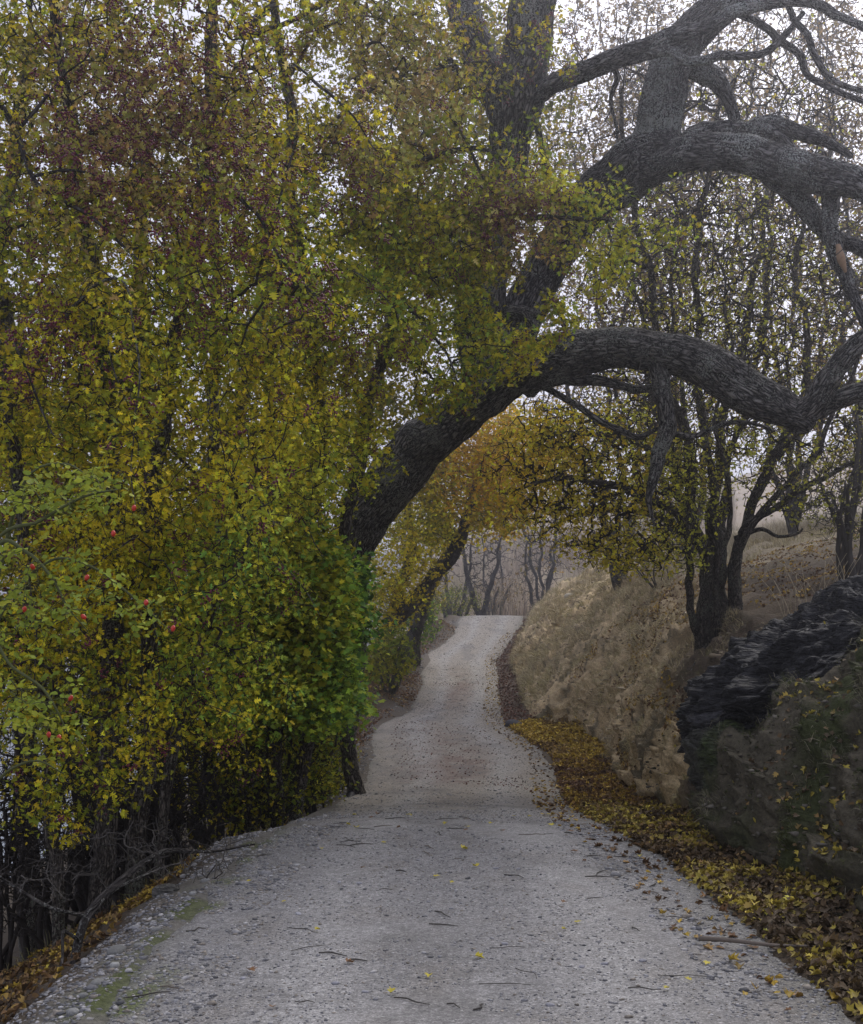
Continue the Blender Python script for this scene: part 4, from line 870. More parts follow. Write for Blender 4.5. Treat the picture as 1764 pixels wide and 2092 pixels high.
# ================================================================== GRASS ON THE BANK
def blades(name, X_, Yy, hgt, wd, pal, lab, seed=0, droop=.5, m=None, tuft=.05, per=9, on=None):
    """curved two-segment grass blades in tufts"""
    if on is None: b0 = np.stack([X_, Yy, G(X_, Yy)], 1); nm = Gn(X_, Yy)
    else: b0, nm = on
    b0 = np.repeat(b0, per, 0); nm = np.repeat(nm, per, 0); n = len(b0); o_ = rng.normal(size=(n, 3)) * tuft; b0 = b0 + o_ - nm * ((o_ * nm).sum(1)[:, None] + .008)
    out_ = nm * .55 + np.array([0, 0, .6]) + rng.normal(size=(n, 3)) * .38; out_ /= np.linalg.norm(out_, axis=1)[:, None]
    h = hgt * rng.uniform(.4, 1.2, n)[:, None]
    dd = np.stack([nm[:, 0], nm[:, 1], np.full(n, -droop)], 1) + rng.normal(size=(n, 3)) * .3
    m1 = b0 + out_ * h * .5; tp = m1 + (out_ * .4 + dd * .5) * h * .6
    s = np.cross(out_, rng.normal(size=(n, 3))); s /= np.linalg.norm(s, axis=1)[:, None]; s = s * wd
    V = np.stack([b0 - s, b0 + s, m1 + s * .7, m1 - s * .7, tp], 1).reshape(-1, 3); b5 = np.arange(n)[:, None] * 5
    c_ = palette(pal, 1.0, seed, .25)(b0)
    return tag(build(name, V, [np.array([[3, 2, 4]]) + b5, np.array([[0, 1, 2, 3]]) + b5], m or M_dry, None, np.concatenate([c_, c_])), lab, 'grass', kind='stuff')
def scatter(n, Y0, Y1, lo, hi, seed=0, thr=-2, fr=1.0, ypow=1.0):
    """points between two lateral limits given as functions of Y"""
    Yy = Y0 + (Y1 - Y0) * rng.random(n) ** ypow; a_, b_ = lo(Yy), hi(Yy); X_ = a_ + (b_ - a_) * rng.random(n)
    k = fbm(X_ * fr, Yy * fr, seed + .5, 3) > thr
    return X_[k], Yy[k]
secc = lambda k: (lambda Y: sections(Y)[0][:, k])
plus = lambda f, d: (lambda Y: f(Y) + d)
DRY = [(.30, .25, .14), (.42, .36, .21), (.50, .44, .29), (.34, .30, .14)]
blades('dry_grass', None, None, .26, .0045, DRY, 'tufts of straw coloured grass covering the far end of the right bank', 1, on=surf(13000, 26, 58, 8, 12, 1, -.02, .9))
blades('dry_grass', None, None, .2, .003, DRY, 'wisps of dry grass and hanging roots on the bare clay bank', 2, 1.0, on=surf(3000, 13, 27, 8, 11, 2, .1, 1.2))
blades('dry_grass', None, None, .12, .0016, [(.07, .08, .02), (.12, .12, .05), (.3, .27, .2), (.06, .08, .02), (.1, .1, .05)], 'thin dry grass hanging on the dark mossy bank', 3, 1.0, tuft=.04, per=12, on=surf(3000, 5.5, 12.5, 8, 12, 3, .0, 1.6))
X_, Y_ = scatter(700, 9, 30, lambda Y: xL(Y) - 3.5, lambda Y: xL(Y) - .45, 4, .0, 1.2); blades('grass', X_, Y_, .22, .003, [(.14, .16, .04), (.22, .20, .08), (.2, .17, .09)], 'rough weeds and grass below the left edge of the path', 4)
blades('moss', None, None, .022, .002, [(.05, .07, .012), (.08, .11, .015), (.10, .10, .03), (.05, .05, .02)], 'olive moss cushions furring the dark bank', 13, .2, tuft=.02, per=8, on=surf(11000, 5.5, 12.5, 8, 12, 13, .0, 2.2))
# tall dry stalks by the rock
o_ = Acc()
for i in range(26):
    b_ = P(rng.uniform(1600, 1745), 0, 10.9 + rng.random()); b_[2] = float(G([b_[0]], [b_[1]])[0]) + .25; h = rng.uniform(.35, .75); ln = rng.normal(size=2) * .16
    V_ = catmull(np.array([[*b_, .0022], [b_[0] + ln[0] * .5, b_[1] + ln[1] * .5, b_[2] + h * .55, .0017], [b_[0] + ln[0] * 1.6, b_[1] + ln[1], b_[2] + h, .0008]]), .08); add_tube(o_, V_, 4, 0)
tag(o_.build('dry_stalks', flat('straw', (.42, .36, .24))), 'tall thin straw stalks standing behind the dark rock slab', 'grass', kind='stuff')

# ================================================================== LEAF LITTER
LIT = [(.10, .055, .025), (.17, .10, .045), (.26, .16, .05), (.38, .25, .04), (.45, .32, .05), (.20, .12, .06), (.13, .07, .04)]
LITN = [(.08, .055, .03), (.13, .085, .045), (.22, .14, .05), (.36, .29, .05), (.46, .38, .07), (.17, .115, .06), (.09, .065, .04)]
GOLDL = [(.42, .29, .05), (.50, .37, .06), (.32, .21, .05), (.24, .16, .06)]
def litter(name, X_, Yy, size, pal, lab, seed=0, lift=.012, kind='stuff', up=.72, shape=MAPLE, jit=.3, onpath=False, on=None):
    if on is not None:
        p, nm = on; p = p + nm * (lift * rng.random((len(p), 1)) + .004); a_ = Acc(); cl_ = palette(pal, 1.5, seed, jit)(p); h_ = len(p) // 2; leaves(a_, p[:h_], size, cl_[:h_], shape, up, None, nm[:h_], .8); leaves(a_, p[h_:], size * .8, cl_[h_:], OVAL, up - .15, None, nm[h_:], 1.1)
        return tag(a_.build(name, M_dryleaf), lab, 'leaves', kind=kind)
    z = (path_z(X_, Yy) if onpath else G(X_, Yy)) + lift * rng.random(len(X_)) + .003
    nm = np.tile([0, 0, 1.], (len(X_), 1)) if onpath else Gn(X_, Yy)
    a_ = Acc(); p = np.stack([X_, Yy, z], 1); cl_ = palette(pal, 1.5, seed, jit)(p); h_ = len(p) // 2; leaves(a_, p[:h_], size, cl_[:h_], shape, up, None, nm[:h_], .8); leaves(a_, p[h_:], size * .8, cl_[h_:], OVAL, up - .15, None, nm[h_:], 1.1)
    return tag(a_.build(name, M_dryleaf), lab, 'leaves', kind=kind)
X_, Y_ = scatter(11000, 4.3, 14, plus(xR, -.04), plus(secc(8), .12), 1); litter('leaf_litter', X_, Y_, .045, LITN, 'brown and yellow fallen leaves in the gutter at the right edge of the path', 1, .05)
X_, Y_ = scatter(17000, 12.5, 26, plus(xR, -.05), plus(secc(8), .1), 2); litter('leaf_litter', X_, Y_, .055, LIT, 'deep drift of fallen leaves in the hollow beside the path', 2, .05)
X_, Y_ = scatter(9000, 20, 25.8, plus(xR, .0), plus(secc(8), .1), 3); litter('leaf_litter', X_, Y_, .06, GOLDL, 'bright golden drift of leaves at the far side of the hollow', 3, .07)
X_, Y_ = scatter(1500, 5, 45, plus(xR, -.45), plus(xR, -.03), 44); litter('leaf_litter', X_, Y_, .045, LIT, 'stray leaves blown over the right edge of the path', 14, .006, up=.9, onpath=True)
X_, Y_ = scatter(5000, 25, 50, plus(xR, -.1), plus(secc(8), .1), 4); litter('leaf_litter', X_, Y_, .055, [(.13, .07, .05), (.2, .11, .07), (.09, .05, .04)], 'dark brown leaves lining the right edge of the far path', 4)
litter('leaf_litter', None, None, .05, LIT, 'orange leaves scattered over the bare earth under the many stemmed tree', 5, on=surf(20000, 11.5, 26, 9, 12, 5, -.1, .8))
litter('leaf_litter', None, None, .05, GOLDL + LIT[:4], 'yellow leaves strewn up the slope to the right margin behind the slab', 15, on=surf(7000, 11.5, 20, 12, 13, 15, .0, .8))
_p, _n = surf(11000, 5.5, 12.5, 8, 12, 6, .0, 1.4); _k = _n[:, 2] > .35 + .3 * rng.random(len(_n)); litter('leaf_litter', None, None, .042, LITN, 'yellow and purple leaves caught on the ledges of the dark mossy bank', 6, .02, on=(_p[_k], _n[_k]))
X_, Y_ = scatter(13000, 4, 16, lambda Y: xL(Y) - 3.2, lambda Y: xL(Y) - .4, 7, -.05, .9); litter('leaf_litter', X_, Y_, .045, GOLDL + LIT[:3] + [(.06, .04, .025)], 'golden leaves lying on the dark slope below the left edge', 7, .05)
X_, Y_ = scatter(5200, 16, 42, lambda Y: xL(Y) - 2.5, lambda Y: xL(Y) - .1, 8, -.15, .6); litter('leaf_litter', X_, Y_, .055, LIT, 'brown leaves covering the left shoulder of the far path', 8)
X_, Y_ = scatter(9000, 23, 47, lambda Y: xL(Y) - 1.7, lambda Y: xL(Y) + .02, 12, -.3, .8); litter('leaf_litter', X_, Y_, .055, [(.16, .09, .05), (.22, .13, .07), (.11, .06, .04), (.28, .18, .07)], 'russet leaves on the low mound left of the far path', 12)
X_, Y_ = scatter(2600, 15, 38, lambda Y: xL(Y) + .4, lambda Y: xR(Y) - .5, 9, .12, .55); litter('leaf_litter', X_, Y_, .028, [(.14, .06, .05), (.2, .09, .07), (.1, .06, .05)], 'small reddish leaf fragments scattered on the middle of the path', 9, .004, up=.9, onpath=True)
def zone(X0, Yy):
    u = (X0 - float(xL(Yy))) / float(xR(Yy) - xL(Yy)); rowz = ['at the very front', 'in the front part', 'halfway up', 'in the back part', 'just below the brow'][int(np.clip((Yy - 4.8) / .95, 0, 4))]
    return rowz + ', ' + ['near the left edge', 'left of the middle', 'in the middle', 'right of the middle', 'near the right edge'][int(np.clip(u * 5, 0, 4))]
# single leaves on the near path, each a thing
lv = []
for i in range(46):
    for _ in range(30):
        Yy = 4.8 + 6.5 * rng.random() ** 1.3; X0 = rng.uniform(float(xL(Yy)) + .25, float(xR(Yy)) - .1)
        if all((X0 - a_) ** 2 + (Yy - b_) ** 2 > .02 for a_, b_ in lv): break
    lv.append((X0, Yy))
for i, (X0, Yy) in enumerate(lv):
    a_ = Acc(); yel = i % 3 != 2
    leaves(a_, np.zeros((1, 3)), .048 if i % 2 else .036, np.array([[.50, .42, .05]] if yel else [[.22, .12, .06]]) * rng.uniform(.8, 1.2), MAPLE, .9, None, np.array([[0, 0, 1.]]), .5)
    o = a_.build('fallen_leaf', M_dryleaf); o.location = (X0, Yy, float(path_z(np.array([X0]), np.array([Yy]))[0]) + .012)
    tag(o, ('yellow lobed' if yel else 'brown curled') + ' leaf on the near gravel ' + zone(X0, Yy), 'leaf', 'single leaves on the near gravel')
for i in range(52):
    Yy = 4.8 + 5.5 * rng.random() ** 1.2; X0 = rng.uniform(float(xL(Yy)) + .15, float(xR(Yy)) - .05); L = rng.uniform(.03, .11); an = rng.uniform(-1.4, 1.4)
    zz = float(path_z(np.array([X0]), np.array([Yy]))[0]) + .004; k = rng.normal(size=2) * .012
    pts_ = np.array([[-L, 0, 0, .0022], [-L * .3, k[0], .004, .003], [L * .3, k[1], .005, .0026], [L, 0, 0, .0012]]); rad = .6 + rng.random() * .8; pts_[:, 3] *= rad
    ca, sa = math.cos(an), math.sin(an); q = pts_.copy(); q[:, 0] = pts_[:, 0] * ca - pts_[:, 1] * sa; q[:, 1] = pts_[:, 0] * sa + pts_[:, 1] * ca
    a_ = Acc(); add_tube(a_, catmull(q, .02), 5, .1); pale = i % 7 == 0
    o = a_.build('fallen_twig', M_twigpale if pale else M_twiggrey); o.location = (X0, Yy, zz)
    tag(o, ('long ' if L > .085 else 'short ' if L < .055 else '') + ('pale' if pale else 'dark') + ' twig on the near gravel ' + zone(X0, Yy), 'twig', 'twigs on the near path')
o_ = Acc(); add_tube(o_, catmull(np.array([[1.28, 5.86, .035, .011], [1.42, 5.80, .04, .010], [1.58, 5.74, .035, .009], [1.74, 5.66, .05, .006]]), .03), 7, .2); tag(o_.build('fallen_stick', M_twigpale), 'long pale bare stick lying across the right edge of the near path', 'stick')

# ================================================================== GRAVEL
def ico():
    p = (1 + 5 ** .5) / 2
    v = np.array([[-1, p, 0], [1, p, 0], [-1, -p, 0], [1, -p, 0], [0, -1, p], [0, 1, p], [0, -1, -p], [0, 1, -p], [p, 0, -1], [p, 0, 1], [-p, 0, -1], [-p, 0, 1]]); v /= np.linalg.norm(v[0])
    f = [[0, 11, 5], [0, 5, 1], [0, 1, 7], [0, 7, 10], [0, 10, 11], [1, 5, 9], [5, 11, 4], [11, 10, 2], [10, 7, 6], [7, 1, 8], [3, 9, 4], [3, 4, 2], [3, 2, 6], [3, 6, 8], [3, 8, 9], [4, 9, 5], [2, 4, 11], [6, 2, 10], [8, 6, 7], [9, 8, 1]]
    return v, np.array(f)
IV, IF = ico()
GRAV = [(.13, .13, .134), (.21, .21, .215), (.27, .268, .27), (.37, .36, .35), (.24, .215, .18), (.17, .17, .175)]
def pebbles(name, X_, Yy, size, lab, onpath=True, seed=0, flatz=.5, kind='stuff', GR=None, on=None):
    GR = GR or GRAV
    if on is not None: X_, Yy, z = on[0].T; n = len(X_)
    else: n = len(X_); z = path_z(X_, Yy) if onpath else G(X_, Yy)
    s = size * np.exp(rng.normal(size=n) * .45)
    sc3 = np.stack([s * rng.uniform(.8, 1.4, n), s * rng.uniform(.7, 1.1, n), s * flatz * rng.uniform(.7, 1.3, n)], 1)
    V = IV[None] * (1 + rng.normal(size=(n, 12, 1)) * .24) * sc3[:, None]; an = rng.uniform(0, 6.28, n); ca, sa = np.cos(an)[:, None], np.sin(an)[:, None]
    V = np.stack([V[..., 0] * ca - V[..., 1] * sa, V[..., 0] * sa + V[..., 1] * ca, V[..., 2]], -1) + np.stack([X_, Yy, z + sc3[:, 2] * .25], 1)[:, None]
    ci = rng.integers(0, len(GR), n); c_ = np.array(GR)[ci] * np.exp(rng.normal(size=(n, 1)) * .18)
    o = build(name, V.reshape(-1, 3), [(IF[None] + (np.arange(n) * 12)[:, None, None]).reshape(-1, 3)], M_peb, None, np.repeat(c_, 20, 0), smooth=False)
    return tag(o, lab, 'gravel', kind=kind)
M_peb = colored('pebble', .85, 90., .002, .3, .25)
X_, Y_ = scatter(26000, 4.4, 11.5, xL, xR, 3, -.2, 1.5, 1.2); pebbles('gravel', X_, Y_, .0037, 'loose grey gravel over the near part of the path')
X_, Y_ = scatter(7000, 4.4, 11, lambda Y: xL(Y) - .42, lambda Y: xL(Y) + .05, 5, -.2, 1.3); pebbles('gravel', X_, Y_, .007, 'coarse pale gravel along the crumbling left edge', False, 2)
pebbles('gravel', None, None, .012, 'crumbs of earth and stone on the dark mossy bank', False, 3, GR=[(.05, .045, .03), (.08, .07, .05), (.035, .04, .015), (.12, .11, .09)], on=surf(5000, 5.5, 13, 8, 11, 6, -.1, 1.3))
pebbles('clods', None, None, .018, 'clods and stones crumbling from the pale clay bank', False, 3, GR=[(.26, .21, .14), (.34, .28, .19), (.2, .17, .11), (.38, .32, .22)], on=surf(9000, 13, 40, 8, 11, 16, -.1, 1.3))
X_, Y_ = scatter(10000, 10.5, 30, xL, xR, 17, -.4, 1.1); pebbles('gravel', X_, Y_, .006, 'small gravel over the sunken middle part of the path', True, 4)
X_, Y_ = scatter(8000, 28, 54, xL, xR, 18, -.4, 1.1); pebbles('gravel', X_, Y_, .008, 'gravel on the far rising part of the path', True, 5)
X_, Y_ = scatter(5000, 14, 50, lambda Y: xL(Y) - .35, lambda Y: xL(Y) + .3, 19, -.3, 1.1); pebbles('gravel', X_, Y_, .013, 'loose stones crumbling off the left edge of the far path', False, 6)
X_, Y_ = scatter(4500, 4.4, 11, xL, lambda Y: xL(Y) + .5, 5, -.1, 1.6); pebbles('gravel', X_, Y_, .0065, 'coarse gravel strewn beside the moss line')
X_, Y_ = scatter(3000, 4.4, 10, lambda Y: xR(Y) - .5, lambda Y: xR(Y) + .05, 6, -.2, 1.3); pebbles('gravel', X_, Y_, .0068, 'coarse gravel along the right edge of the near path')
# larger stones, each a thing
def stone_at(px, Y, size, base, lab, onpath=False, sd=0, group=None, name='stone', flatk=.55, nu=28, nv=18, m=None):
    X0 = (px - CX) * Y / FOC; z = float((path_z if onpath else G)(np.array([X0]), np.array([float(Y)]))[0])
    return rock(name, (X0, Y, z + size * flatk * .25), (size, size * .8, size * flatk), (0, R(rng.uniform(-15, 15)), rng.uniform(0, 3)), base, lab, 'stone', M_peb if m is None else m, group, nu=nu, nv=nv, strata=.02, amp=size * .45, seed=sd, freq=1.6)
stone_at(52, 4.62, .055, (.21, .21, .19), 'largest pale angular stone at the bottom left corner of the path edge', sd=1)
for i, (px, Y, s_) in enumerate([(100, 4.75, .035), (150, 4.9, .03), (200, 5.3, .032), (235, 5.55, .028), (170, 5.15, .022), (285, 5.9, .026), (320, 6.2, .028), (350, 6.5, .024), (395, 7.0, .026), (420, 7.4, .03), (455, 7.9, .026), (130, 4.6, .026)]):
    stone_at(px, Y, s_, (.2, .2, .19), 'pale stone, %s in the row along the crumbling left edge, counted from the front' % ['fourth', 'fifth', 'sixth', 'eighth', 'ninth', 'seventh', 'tenth', 'eleventh', 'twelfth', 'thirteenth', 'last', 'second', 'third'][i], sd=10 + i, group='stones along the left edge')
for i in range(22):
    Yy = 4.8 + 4 * rng.random(); px = CX + rng.uniform(float(xL(Yy)) + .35, float(xR(Yy)) - .1) * FOC / Yy
    stone_at(px, Yy, rng.uniform(.012, .02), (.26, .26, .28), 'flat grey stone bedded in the gravel ' + zone((px - CX) * Yy / FOC, Yy), True, 40 + i, 'flat stones in the near gravel', flatk=.4, nu=16, nv=10)
stone_at(1052, 25.4, .2, (.05, .05, .055), 'dark angular stone at the right edge of the path where the golden leaves begin', sd=3)
stone_at(1165, 41.6, .22, (.42, .38, .30), 'pale stone set in the grassy far bank', sd=4)
stone_at(1622, 12.6, .2, (.13, .13, .10), 'squared lichen grey stone on the bank behind the dark slab', sd=5)
stone_at(340, 7.35, .085, (.13, .125, .11), 'rounded grey boulder at the left edge beneath the fallen branch', sd=7, m=M_rock, nu=60, nv=40)
stone_at(238, 5.9, .05, (.16, .16, .15), 'grey cobble on the dark slope left of the path', sd=8)
# corrugated drain pipe
bp_ = P(712, 1637, 14.7); e = empty('drain_pipe', bp_, 'black corrugated drain pipe end sticking out beside the thin trunk', 'pipe')
k = 70; pr = np.array([[bp_[0] + .0, bp_[1] + .5 - t_ * .55, bp_[2] - .02 * t_, .052 + .007 * math.cos(t_ * 75)] for t_ in np.linspace(0, 1, k)]); V, q, tr, B = tube(pr, 20, 0)
build('pipe_wall', V, [tr[20:], q], flat('black_plastic', (.02, .02, .022), .5), e)

# ================================================================== ROOTS AND DEAD BRANCHES
def ground_line(pxs, w0, w1, lift=.01):
    q = []
    for i, (px, Y) in enumerate(pxs):
        X0 = (px - CX) * Y / FOC; f = i / (len(pxs) - 1); q.append([X0, Y, float(G([X0], [Y])[0]) + lift, w0 * (1 - f) + w1 * f])
    return np.array(q)
for i, (l_, a_, b_) in enumerate([([(1432, 13.2), (1455, 13.6), (1490, 14.2), (1520, 15), (1530, 16)], .035, .02), ([(1335, 15.2), (1350, 15.6), (1345, 16.2), (1370, 16.8)], .02, .012), ([(1290, 16.4), (1300, 17), (1330, 17.4), (1380, 17.6)], .02, .01),
        ([(1560, 13), (1590, 13.6), (1620, 14.5), (1690, 15.2), (1764, 15.6)], .03, .04), ([(1260, 18), (1262, 18.8), (1290, 19.6)], .014, .01), ([(1440, 16.6), (1410, 16), (1395, 15.2), (1400, 14.4)], .03, .012), ([(1380, 14.6), (1400, 15.2), (1440, 15.8)], .018, .01)]):
    lbl = ['thick dark root crossing the slope above the ledge stone', 'short curved root poking from the clay face', 'thin pale root running along the lip of the clay bank', 'long dark branch lying on the bare earth behind the slab', 'small root hanging from the bank beside the leaf drift', 'root running downhill from the many stemmed trunk', 'forked root end on the brown earth left of the slab'][i]
    a2 = Acc(); add_tube(a2, catmull(ground_line(l_, a_, b_, .015), .06), 8, .25, .05); tag(a2.build('root' if i != 3 else 'fallen_branch', M_bark), lbl, 'root' if i != 3 else 'branch')
e = empty('dead_branch', P(150, 1990, 6.4), 'forked grey dead branch arching over the leaves at the lower left', 'branch')
D0 = limb(e, [(150, 1985, 6.4, 20), (158, 1920, 6.4, 18), (178, 1865, 6.5, 16), (250, 1800, 6.8, 14), (330, 1755, 7.2, 11), (400, 1735, 7.6, 8), (520, 1725, 8.2, 4)], M_bg, 'limb', 10)
D1 = limb(e, [(178, 1868, 6.5, 10), (110, 1860, 6.3, 8), (40, 1820, 6.2, 6), (-30, 1770, 6.1, 4)], M_bg, 'limb', 8)
D2 = limb(e, [(205, 1838, 6.6, 9), (280, 1800, 6.9, 7), (380, 1760, 7.4, 4)], M_bg, 'limb', 8)
D3 = limb(e, [(160, 1920, 6.4, 8), (120, 1895, 6.2, 7), (125, 1960, 6.0, 5), (105, 2010, 5.8, 4)], M_bg, 'limb', 8)
g = grow(roots_of([D0, D1, D2, D3], .2, 3), in_blobs([(300, 1740, 7.2, 260, 70, .6, 220), (60, 1800, 6.3, 130, 60, .4, 80)], 3, thr=-.6), .1); acc, r = twig_mesh(*g, r0=.0018, rmax=.008, bend=.2); acc.build('twigs', M_twiggrey, e)

# ================================================================== UNDERSTORY
def shrub(name, px0, Y0, lab, blobs, nst, w0, pal, per, lsize, mt, seed, group=None, r0=.0022, shape=SIMPLE, cat='shrub', bend=.22, thr=-.45, bf=.1, gz=None):
    b_ = base_ground(px0, Y0); e = empty(name, b_, lab, cat, group); pr_ = []
    for k in range(nst):
        q = blobs[k % len(blobs)]; tx = q[0] + rng.uniform(-.6, .6) * q[3]; ty = q[1] - rng.uniform(0, .6) * q[4]; tgt = P(tx, ty, q[2] + rng.uniform(-.4, .4) * q[5])
        st = b_ + np.array([rng.normal() * .08, rng.normal() * .08, 0]); mid = st * .55 + tgt * .45 + np.array([rng.normal() * .12, rng.normal() * .12, .25 * abs(tgt[2] - st[2])])
        rr = w0 * Y0 / FOC / 2
        pr_.append(limb(e, np.array([[*st, rr], [*(st * .75 + mid * .25 + rng.normal(size=3) * .1), rr * .9], [*mid, rr * .75], [*tgt, rr * .3]]), mt, 'stem', 8, step=.12, world=True, wob=.08))
    g = grow(roots_of(pr_, .1, 1), in_blobs(blobs, seed, 1.0, thr), bf); acc, r = twig_mesh(*g, r0=r0, rmax=w0 * Y0 / FOC * .35, bend=bend); acc.build('branches', mt, e)
    if per: la = Acc(); leaf_at_nodes(la, g[0], g[1], g[2], r, per, lsize, palette(pal, 1.2, seed), .08, .012, shape, .45); la.build('leaves', M_leaf, e)
    return e
US = [(90, 11, 'tangled bare bush in the dark at the far left', [(80, 1500, 11, 190, 230, .9, 900), (60, 1720, 10.5, 160, 120, .7, 500)], 6, 14, None, 0),
      (260, 11.5, 'dark bare bush between the hawthorn trunks', [(260, 1580, 11.5, 170, 200, .9, 1000)], 7, 14, OLIVE, 1),
      (420, 12, 'low dark bush with a few olive leaves under the yellow green hawthorn', [(430, 1580, 12, 160, 150, .9, 950), (400, 1420, 12, 160, 130, .9, 450)], 7, 13, OLIVE, 3),
      (540, 13, 'twiggy shrub with yellow leaves behind the gravel mound', [(540, 1540, 13, 130, 130, .9, 560), (600, 1580, 13.4, 90, 80, .6, 240)], 7, 10, YGREEN, 3),
      (650, 14, 'thin yellow leaved bush beside the bent maple trunk', [(650, 1530, 14, 60, 100, .6, 300), (640, 1600, 14, 60, 50, .4, 140)], 6, 7, YGREEN, 4),
      (180, 17, 'deep thicket bush in front of the lake', [(150, 1420, 17, 240, 180, 1.6, 700), (120, 1540, 17, 220, 120, 1.2, 400)], 6, 14, OLIVE, 4),
      (420, 18, 'leafy thicket bush behind the hawthorn trunks', [(420, 1420, 18, 200, 170, 1.6, 700), (450, 1550, 18, 180, 100, 1.2, 400)], 6, 14, OLIVE, 4),
      (600, 20, 'dusky bush between the leaning trunk and the path edge', [(600, 1430, 20, 120, 150, 1.4, 480), (640, 1520, 20, 80, 90, 1, 200)], 6, 10, YGREEN, 3),
      (20, 9.5, 'black tangle of briars under the rose at the far left', [(20, 1650, 9.5, 150, 170, .7, 1000), (30, 1800, 9.2, 150, 110, .6, 900)], 8, 10, OLIVE, 1),
      (200, 10.2, 'dense tangle of dark briars between the front hawthorn trunks', [(200, 1650, 10.2, 150, 130, .7, 1000), (180, 1760, 9.8, 150, 80, .6, 800)], 8, 10, OLIVE, 2),
      (340, 11, 'brambly tangle with a few yellow leaves right of the hawthorn trunks', [(350, 1640, 11, 120, 110, .7, 900), (320, 1710, 10.6, 110, 60, .5, 500)], 8, 9, YGREEN, 2),
      (520, 12.4, 'arching bare briars beside the gravel mound', [(510, 1630, 12.4, 120, 70, .6, 700)], 7, 8, YGREEN, 2),
      (280, 14, 'dense dark shrub in the middle of the thicket', [(270, 1540, 14, 200, 160, 1, 1300)], 8, 10, OLIVE, 4),
      (480, 15, 'dense olive shrub behind the briars', [(500, 1500, 15, 160, 160, 1, 1200)], 8, 10, GOLD, 4),
      (620, 16, 'yellow leaved shrub in the shade of the leaning trunk', [(640, 1540, 16, 90, 130, .8, 700)], 7, 8, YGREEN, 4)]
for i, (px0, Y0, lab, bl, ns, w0, pal, per) in enumerate(US):
    per = max(0, per - 2) if px0 < 500 else per - 1; shrub('undergrowth_shrub', px0, Y0, lab, bl, ns, w0, pal, per, .05, M_twig, 30 + i, 'undergrowth shrubs left of the path', r0=.003)
for i, (px0, Y0, lab, bl, per) in enumerate([(745, 33, 'dark weedy bush behind the leafy mound on the left', [(750, 1370, 33, 70, 60, 1.2, 420)], 5), (800, 30, 'yellow green bush at the left edge of the far path', [(800, 1340, 30, 50, 60, 1, 260)], 6), (850, 38, 'pale green bush beside the leaning golden trunks', [(850, 1270, 38, 55, 60, 1.4, 300)], 5),
        (930, 60, 'low green bush just past the crest of the path', [(935, 1230, 60, 60, 35, 2, 240)], 5), (1010, 68, 'rusty brown bush beyond the crest below the hill', [(1020, 1215, 68, 70, 40, 2, 260)], 4), (880, 56, 'dull green bush left of the crest', [(870, 1230, 56, 45, 50, 2, 240)], 5)]):
    shrub('bush', px0, Y0, lab, bl, 5, 8, [OLIVE, YGREEN, GREEN, YGREEN, BROWN, OLIVE][i], per, .09, M_twiggrey, 50 + i, 'bushes along the far path', r0=.004)
shrub('bare_bush', 1740, 15.5, 'dense grey twiggy bush at the right margin above the slope', [(1740, 1010, 15.5, 130, 110, 1.3, 1100), (1790, 900, 15.5, 100, 90, 1, 400)], 9, 12, [(.3, .3, .05), (.24, .22, .05)], 1, .045, M_twiggrey, 60, r0=.0032)
shrub('bare_bush', 1350, 27, 'low bush of fine leafless twigs on top of the clay bank', [(1230, 1130, 26, 120, 50, 1.2, 420), (1340, 1110, 26, 100, 50, 1.0, 360)], 7, 3, [(.4, .33, .04), (.3, .26, .04)], 1, .06, M_twiggrey, 61, r0=.003)

# ================================================================== ROSE BUSH, NEAR LEFT
e = empty('rose_bush', base_ground(-60, 5.2), 'wild rose bush at the left margin with bright green leaves and scarlet hips', 'shrub')
RS = [[(-120, 1950, 5.2, 14), (-100, 1500, 5.1, 12), (-20, 1130, 5, 9), (75, 1065, 4.9, 7), (165, 1015, 4.9, 5), (240, 1000, 4.8, 3)],
      [(-130, 1950, 5.3, 14), (-60, 1400, 5.2, 11), (-10, 1130, 5.1, 9), (50, 1130, 5, 7), (110, 1185, 4.9, 6), (145, 1245, 4.9, 4), (180, 1290, 4.9, 2.5)],
      [(-110, 1950, 5.2, 12), (-60, 1600, 5.1, 10), (-20, 1300, 5.1, 8), (30, 1360, 5, 6), (90, 1430, 4.9, 5), (140, 1500, 4.9, 3)],
      [(-80, 1500, 5.3, 9), (0, 1240, 5.2, 7), (100, 1150, 5.2, 6), (200, 1170, 5.1, 5), (290, 1240, 5.1, 4), (350, 1290, 5, 2.5)],
      [(-60, 1300, 5.4, 8), (20, 1050, 5.3, 7), (60, 960, 5.2, 5), (130, 945, 5.2, 4), (190, 975, 5.1, 2.5)],
      [(-90, 1800, 5.1, 10), (-20, 1620, 5, 7), (60, 1560, 4.9, 5), (130, 1580, 4.9, 3)]]
prr = [limb(e, l_, M_rosestem, 'stem', 8, wob=.05) for l_ in RS]
g = grow(roots_of(prr, .45, 4), in_blobs([(90, 1010, 5, 140, 60, .35, 80), (210, 990, 5, 60, 70, .25, 36), (120, 1180, 5, 150, 90, .35, 70), (70, 1260, 4.9, 110, 80, .3, 50), (80, 1450, 4.9, 100, 110, .3, 60), (300, 1250, 5, 60, 60, .2, 18)], 8, thr=-.5), .15)
acc, r = twig_mesh(*g, r0=.0012, rmax=.004, bend=.12); acc.build('twigs', M_rosestem, e)
idx = g[2]; la = Acc(); idx = idx[rng.random(len(idx)) < .8]
d0 = rng.normal(size=(len(idx), 3)); d0[:, 1] -= .4; d0 /= np.linalg.norm(d0, axis=1)[:, None]; sd = np.cross(d0, [0, 0, 1.]); sd /= np.linalg.norm(sd, axis=1)[:, None] + 1e-9
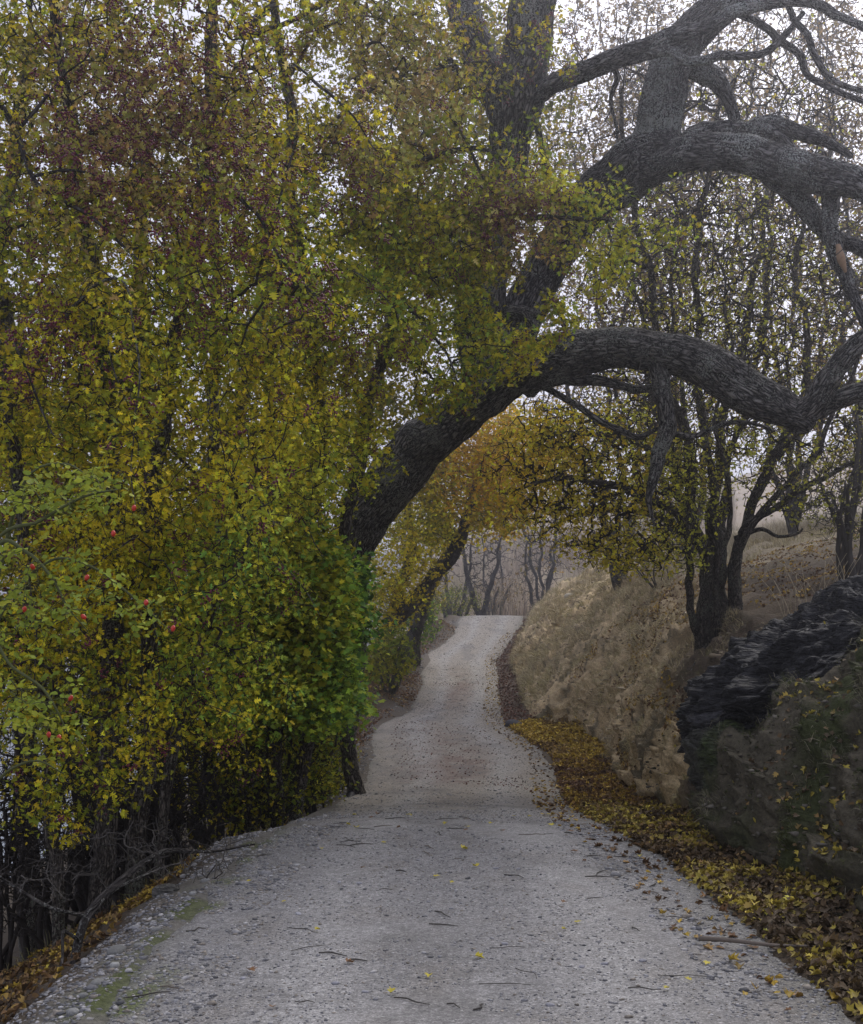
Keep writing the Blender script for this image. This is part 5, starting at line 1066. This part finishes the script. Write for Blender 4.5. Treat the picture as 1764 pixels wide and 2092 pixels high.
col_ = palette([(.20, .26, .035), (.30, .36, .035), (.40, .40, .04), (.18, .24, .04)], 2, 1, .15)(g[0][idx])
for along, side in ((.07, 0), (.045, 1), (.045, -1), (.02, 1), (.02, -1)):      # five leaflets
    leaves(la, g[0][idx] + d0 * along + sd * side * .006, .029, col_, OVAL, .6, d0 * (1 if side == 0 else .4) + sd * side * 1.3, np.tile([0, -.6, .8], (len(idx), 1)), .3)
la.build('leaves', M_leaf, e)
V0, F0 = rock_mesh((0, 0, 0), (.0095, .0095, .013), (0, 0, 0), 14, 10, 0, 0, 0, 1.0)
hipm = None
for px, py in [(274, 1038), (178, 1180), (171, 1260), (299, 1231), (50, 1245), (354, 1284), (67, 1158), (145, 1426), (100, 1501), (121, 1507), (232, 1090)]:
    p = P(px, py, 4.85)
    if hipm is None:
        o = build('rose_hip', V0, [F0], M_hip); hipm = o.data; a2 = Acc()
        for k in range(5):
            an = k * 1.257; add_tube(a2, np.array([[0, 0, -.012, .002], [math.cos(an) * .004, math.sin(an) * .004, -.017, .0014], [math.cos(an) * .009, math.sin(an) * .009, -.02, .0006]]), 4, 0)
        c0 = a2.build('calyx', M_calyx); calm = c0.data
    else:
        o = bpy.data.objects.new('rose_hip', hipm); C.objects.link(o); c0 = bpy.data.objects.new('calyx', calm); C.objects.link(c0)
    o.parent = e; o.location = p - WL(e); c0.parent = o; o.rotation_euler = (rng.normal() * .3, rng.normal() * .3, 0)
    st = Acc()
# ================================================================== HAZE
if True:
    m = bpy.data.materials.new('haze_air'); m.use_nodes = True; t = m.node_tree; t.nodes.clear()
    v = t.nodes.new('ShaderNodeVolumePrincipled'); v.inputs['Color'].default_value = (.86, .88, 1, 1); v.inputs['Density'].default_value = .0029; v.inputs['Anisotropy'].default_value = .8
    o2 = t.nodes.new('ShaderNodeOutputMaterial'); t.links.new(v.outputs[0], o2.inputs['Volume'])
    x0, x1, y0, y1, z0, z1 = -680, 680, -12, 760, -14, 62
    V = np.array([[x, y, z] for x in (x0, x1) for y in (y0, y1) for z in (z0, z1)], float)
    F = np.array([[0, 1, 3, 2], [4, 6, 7, 5], [0, 4, 5, 1], [2, 3, 7, 6], [0, 2, 6, 4], [1, 5, 7, 3]])
    tag(build('haze', V, [F], m, None, smooth=False), kind='stuff')
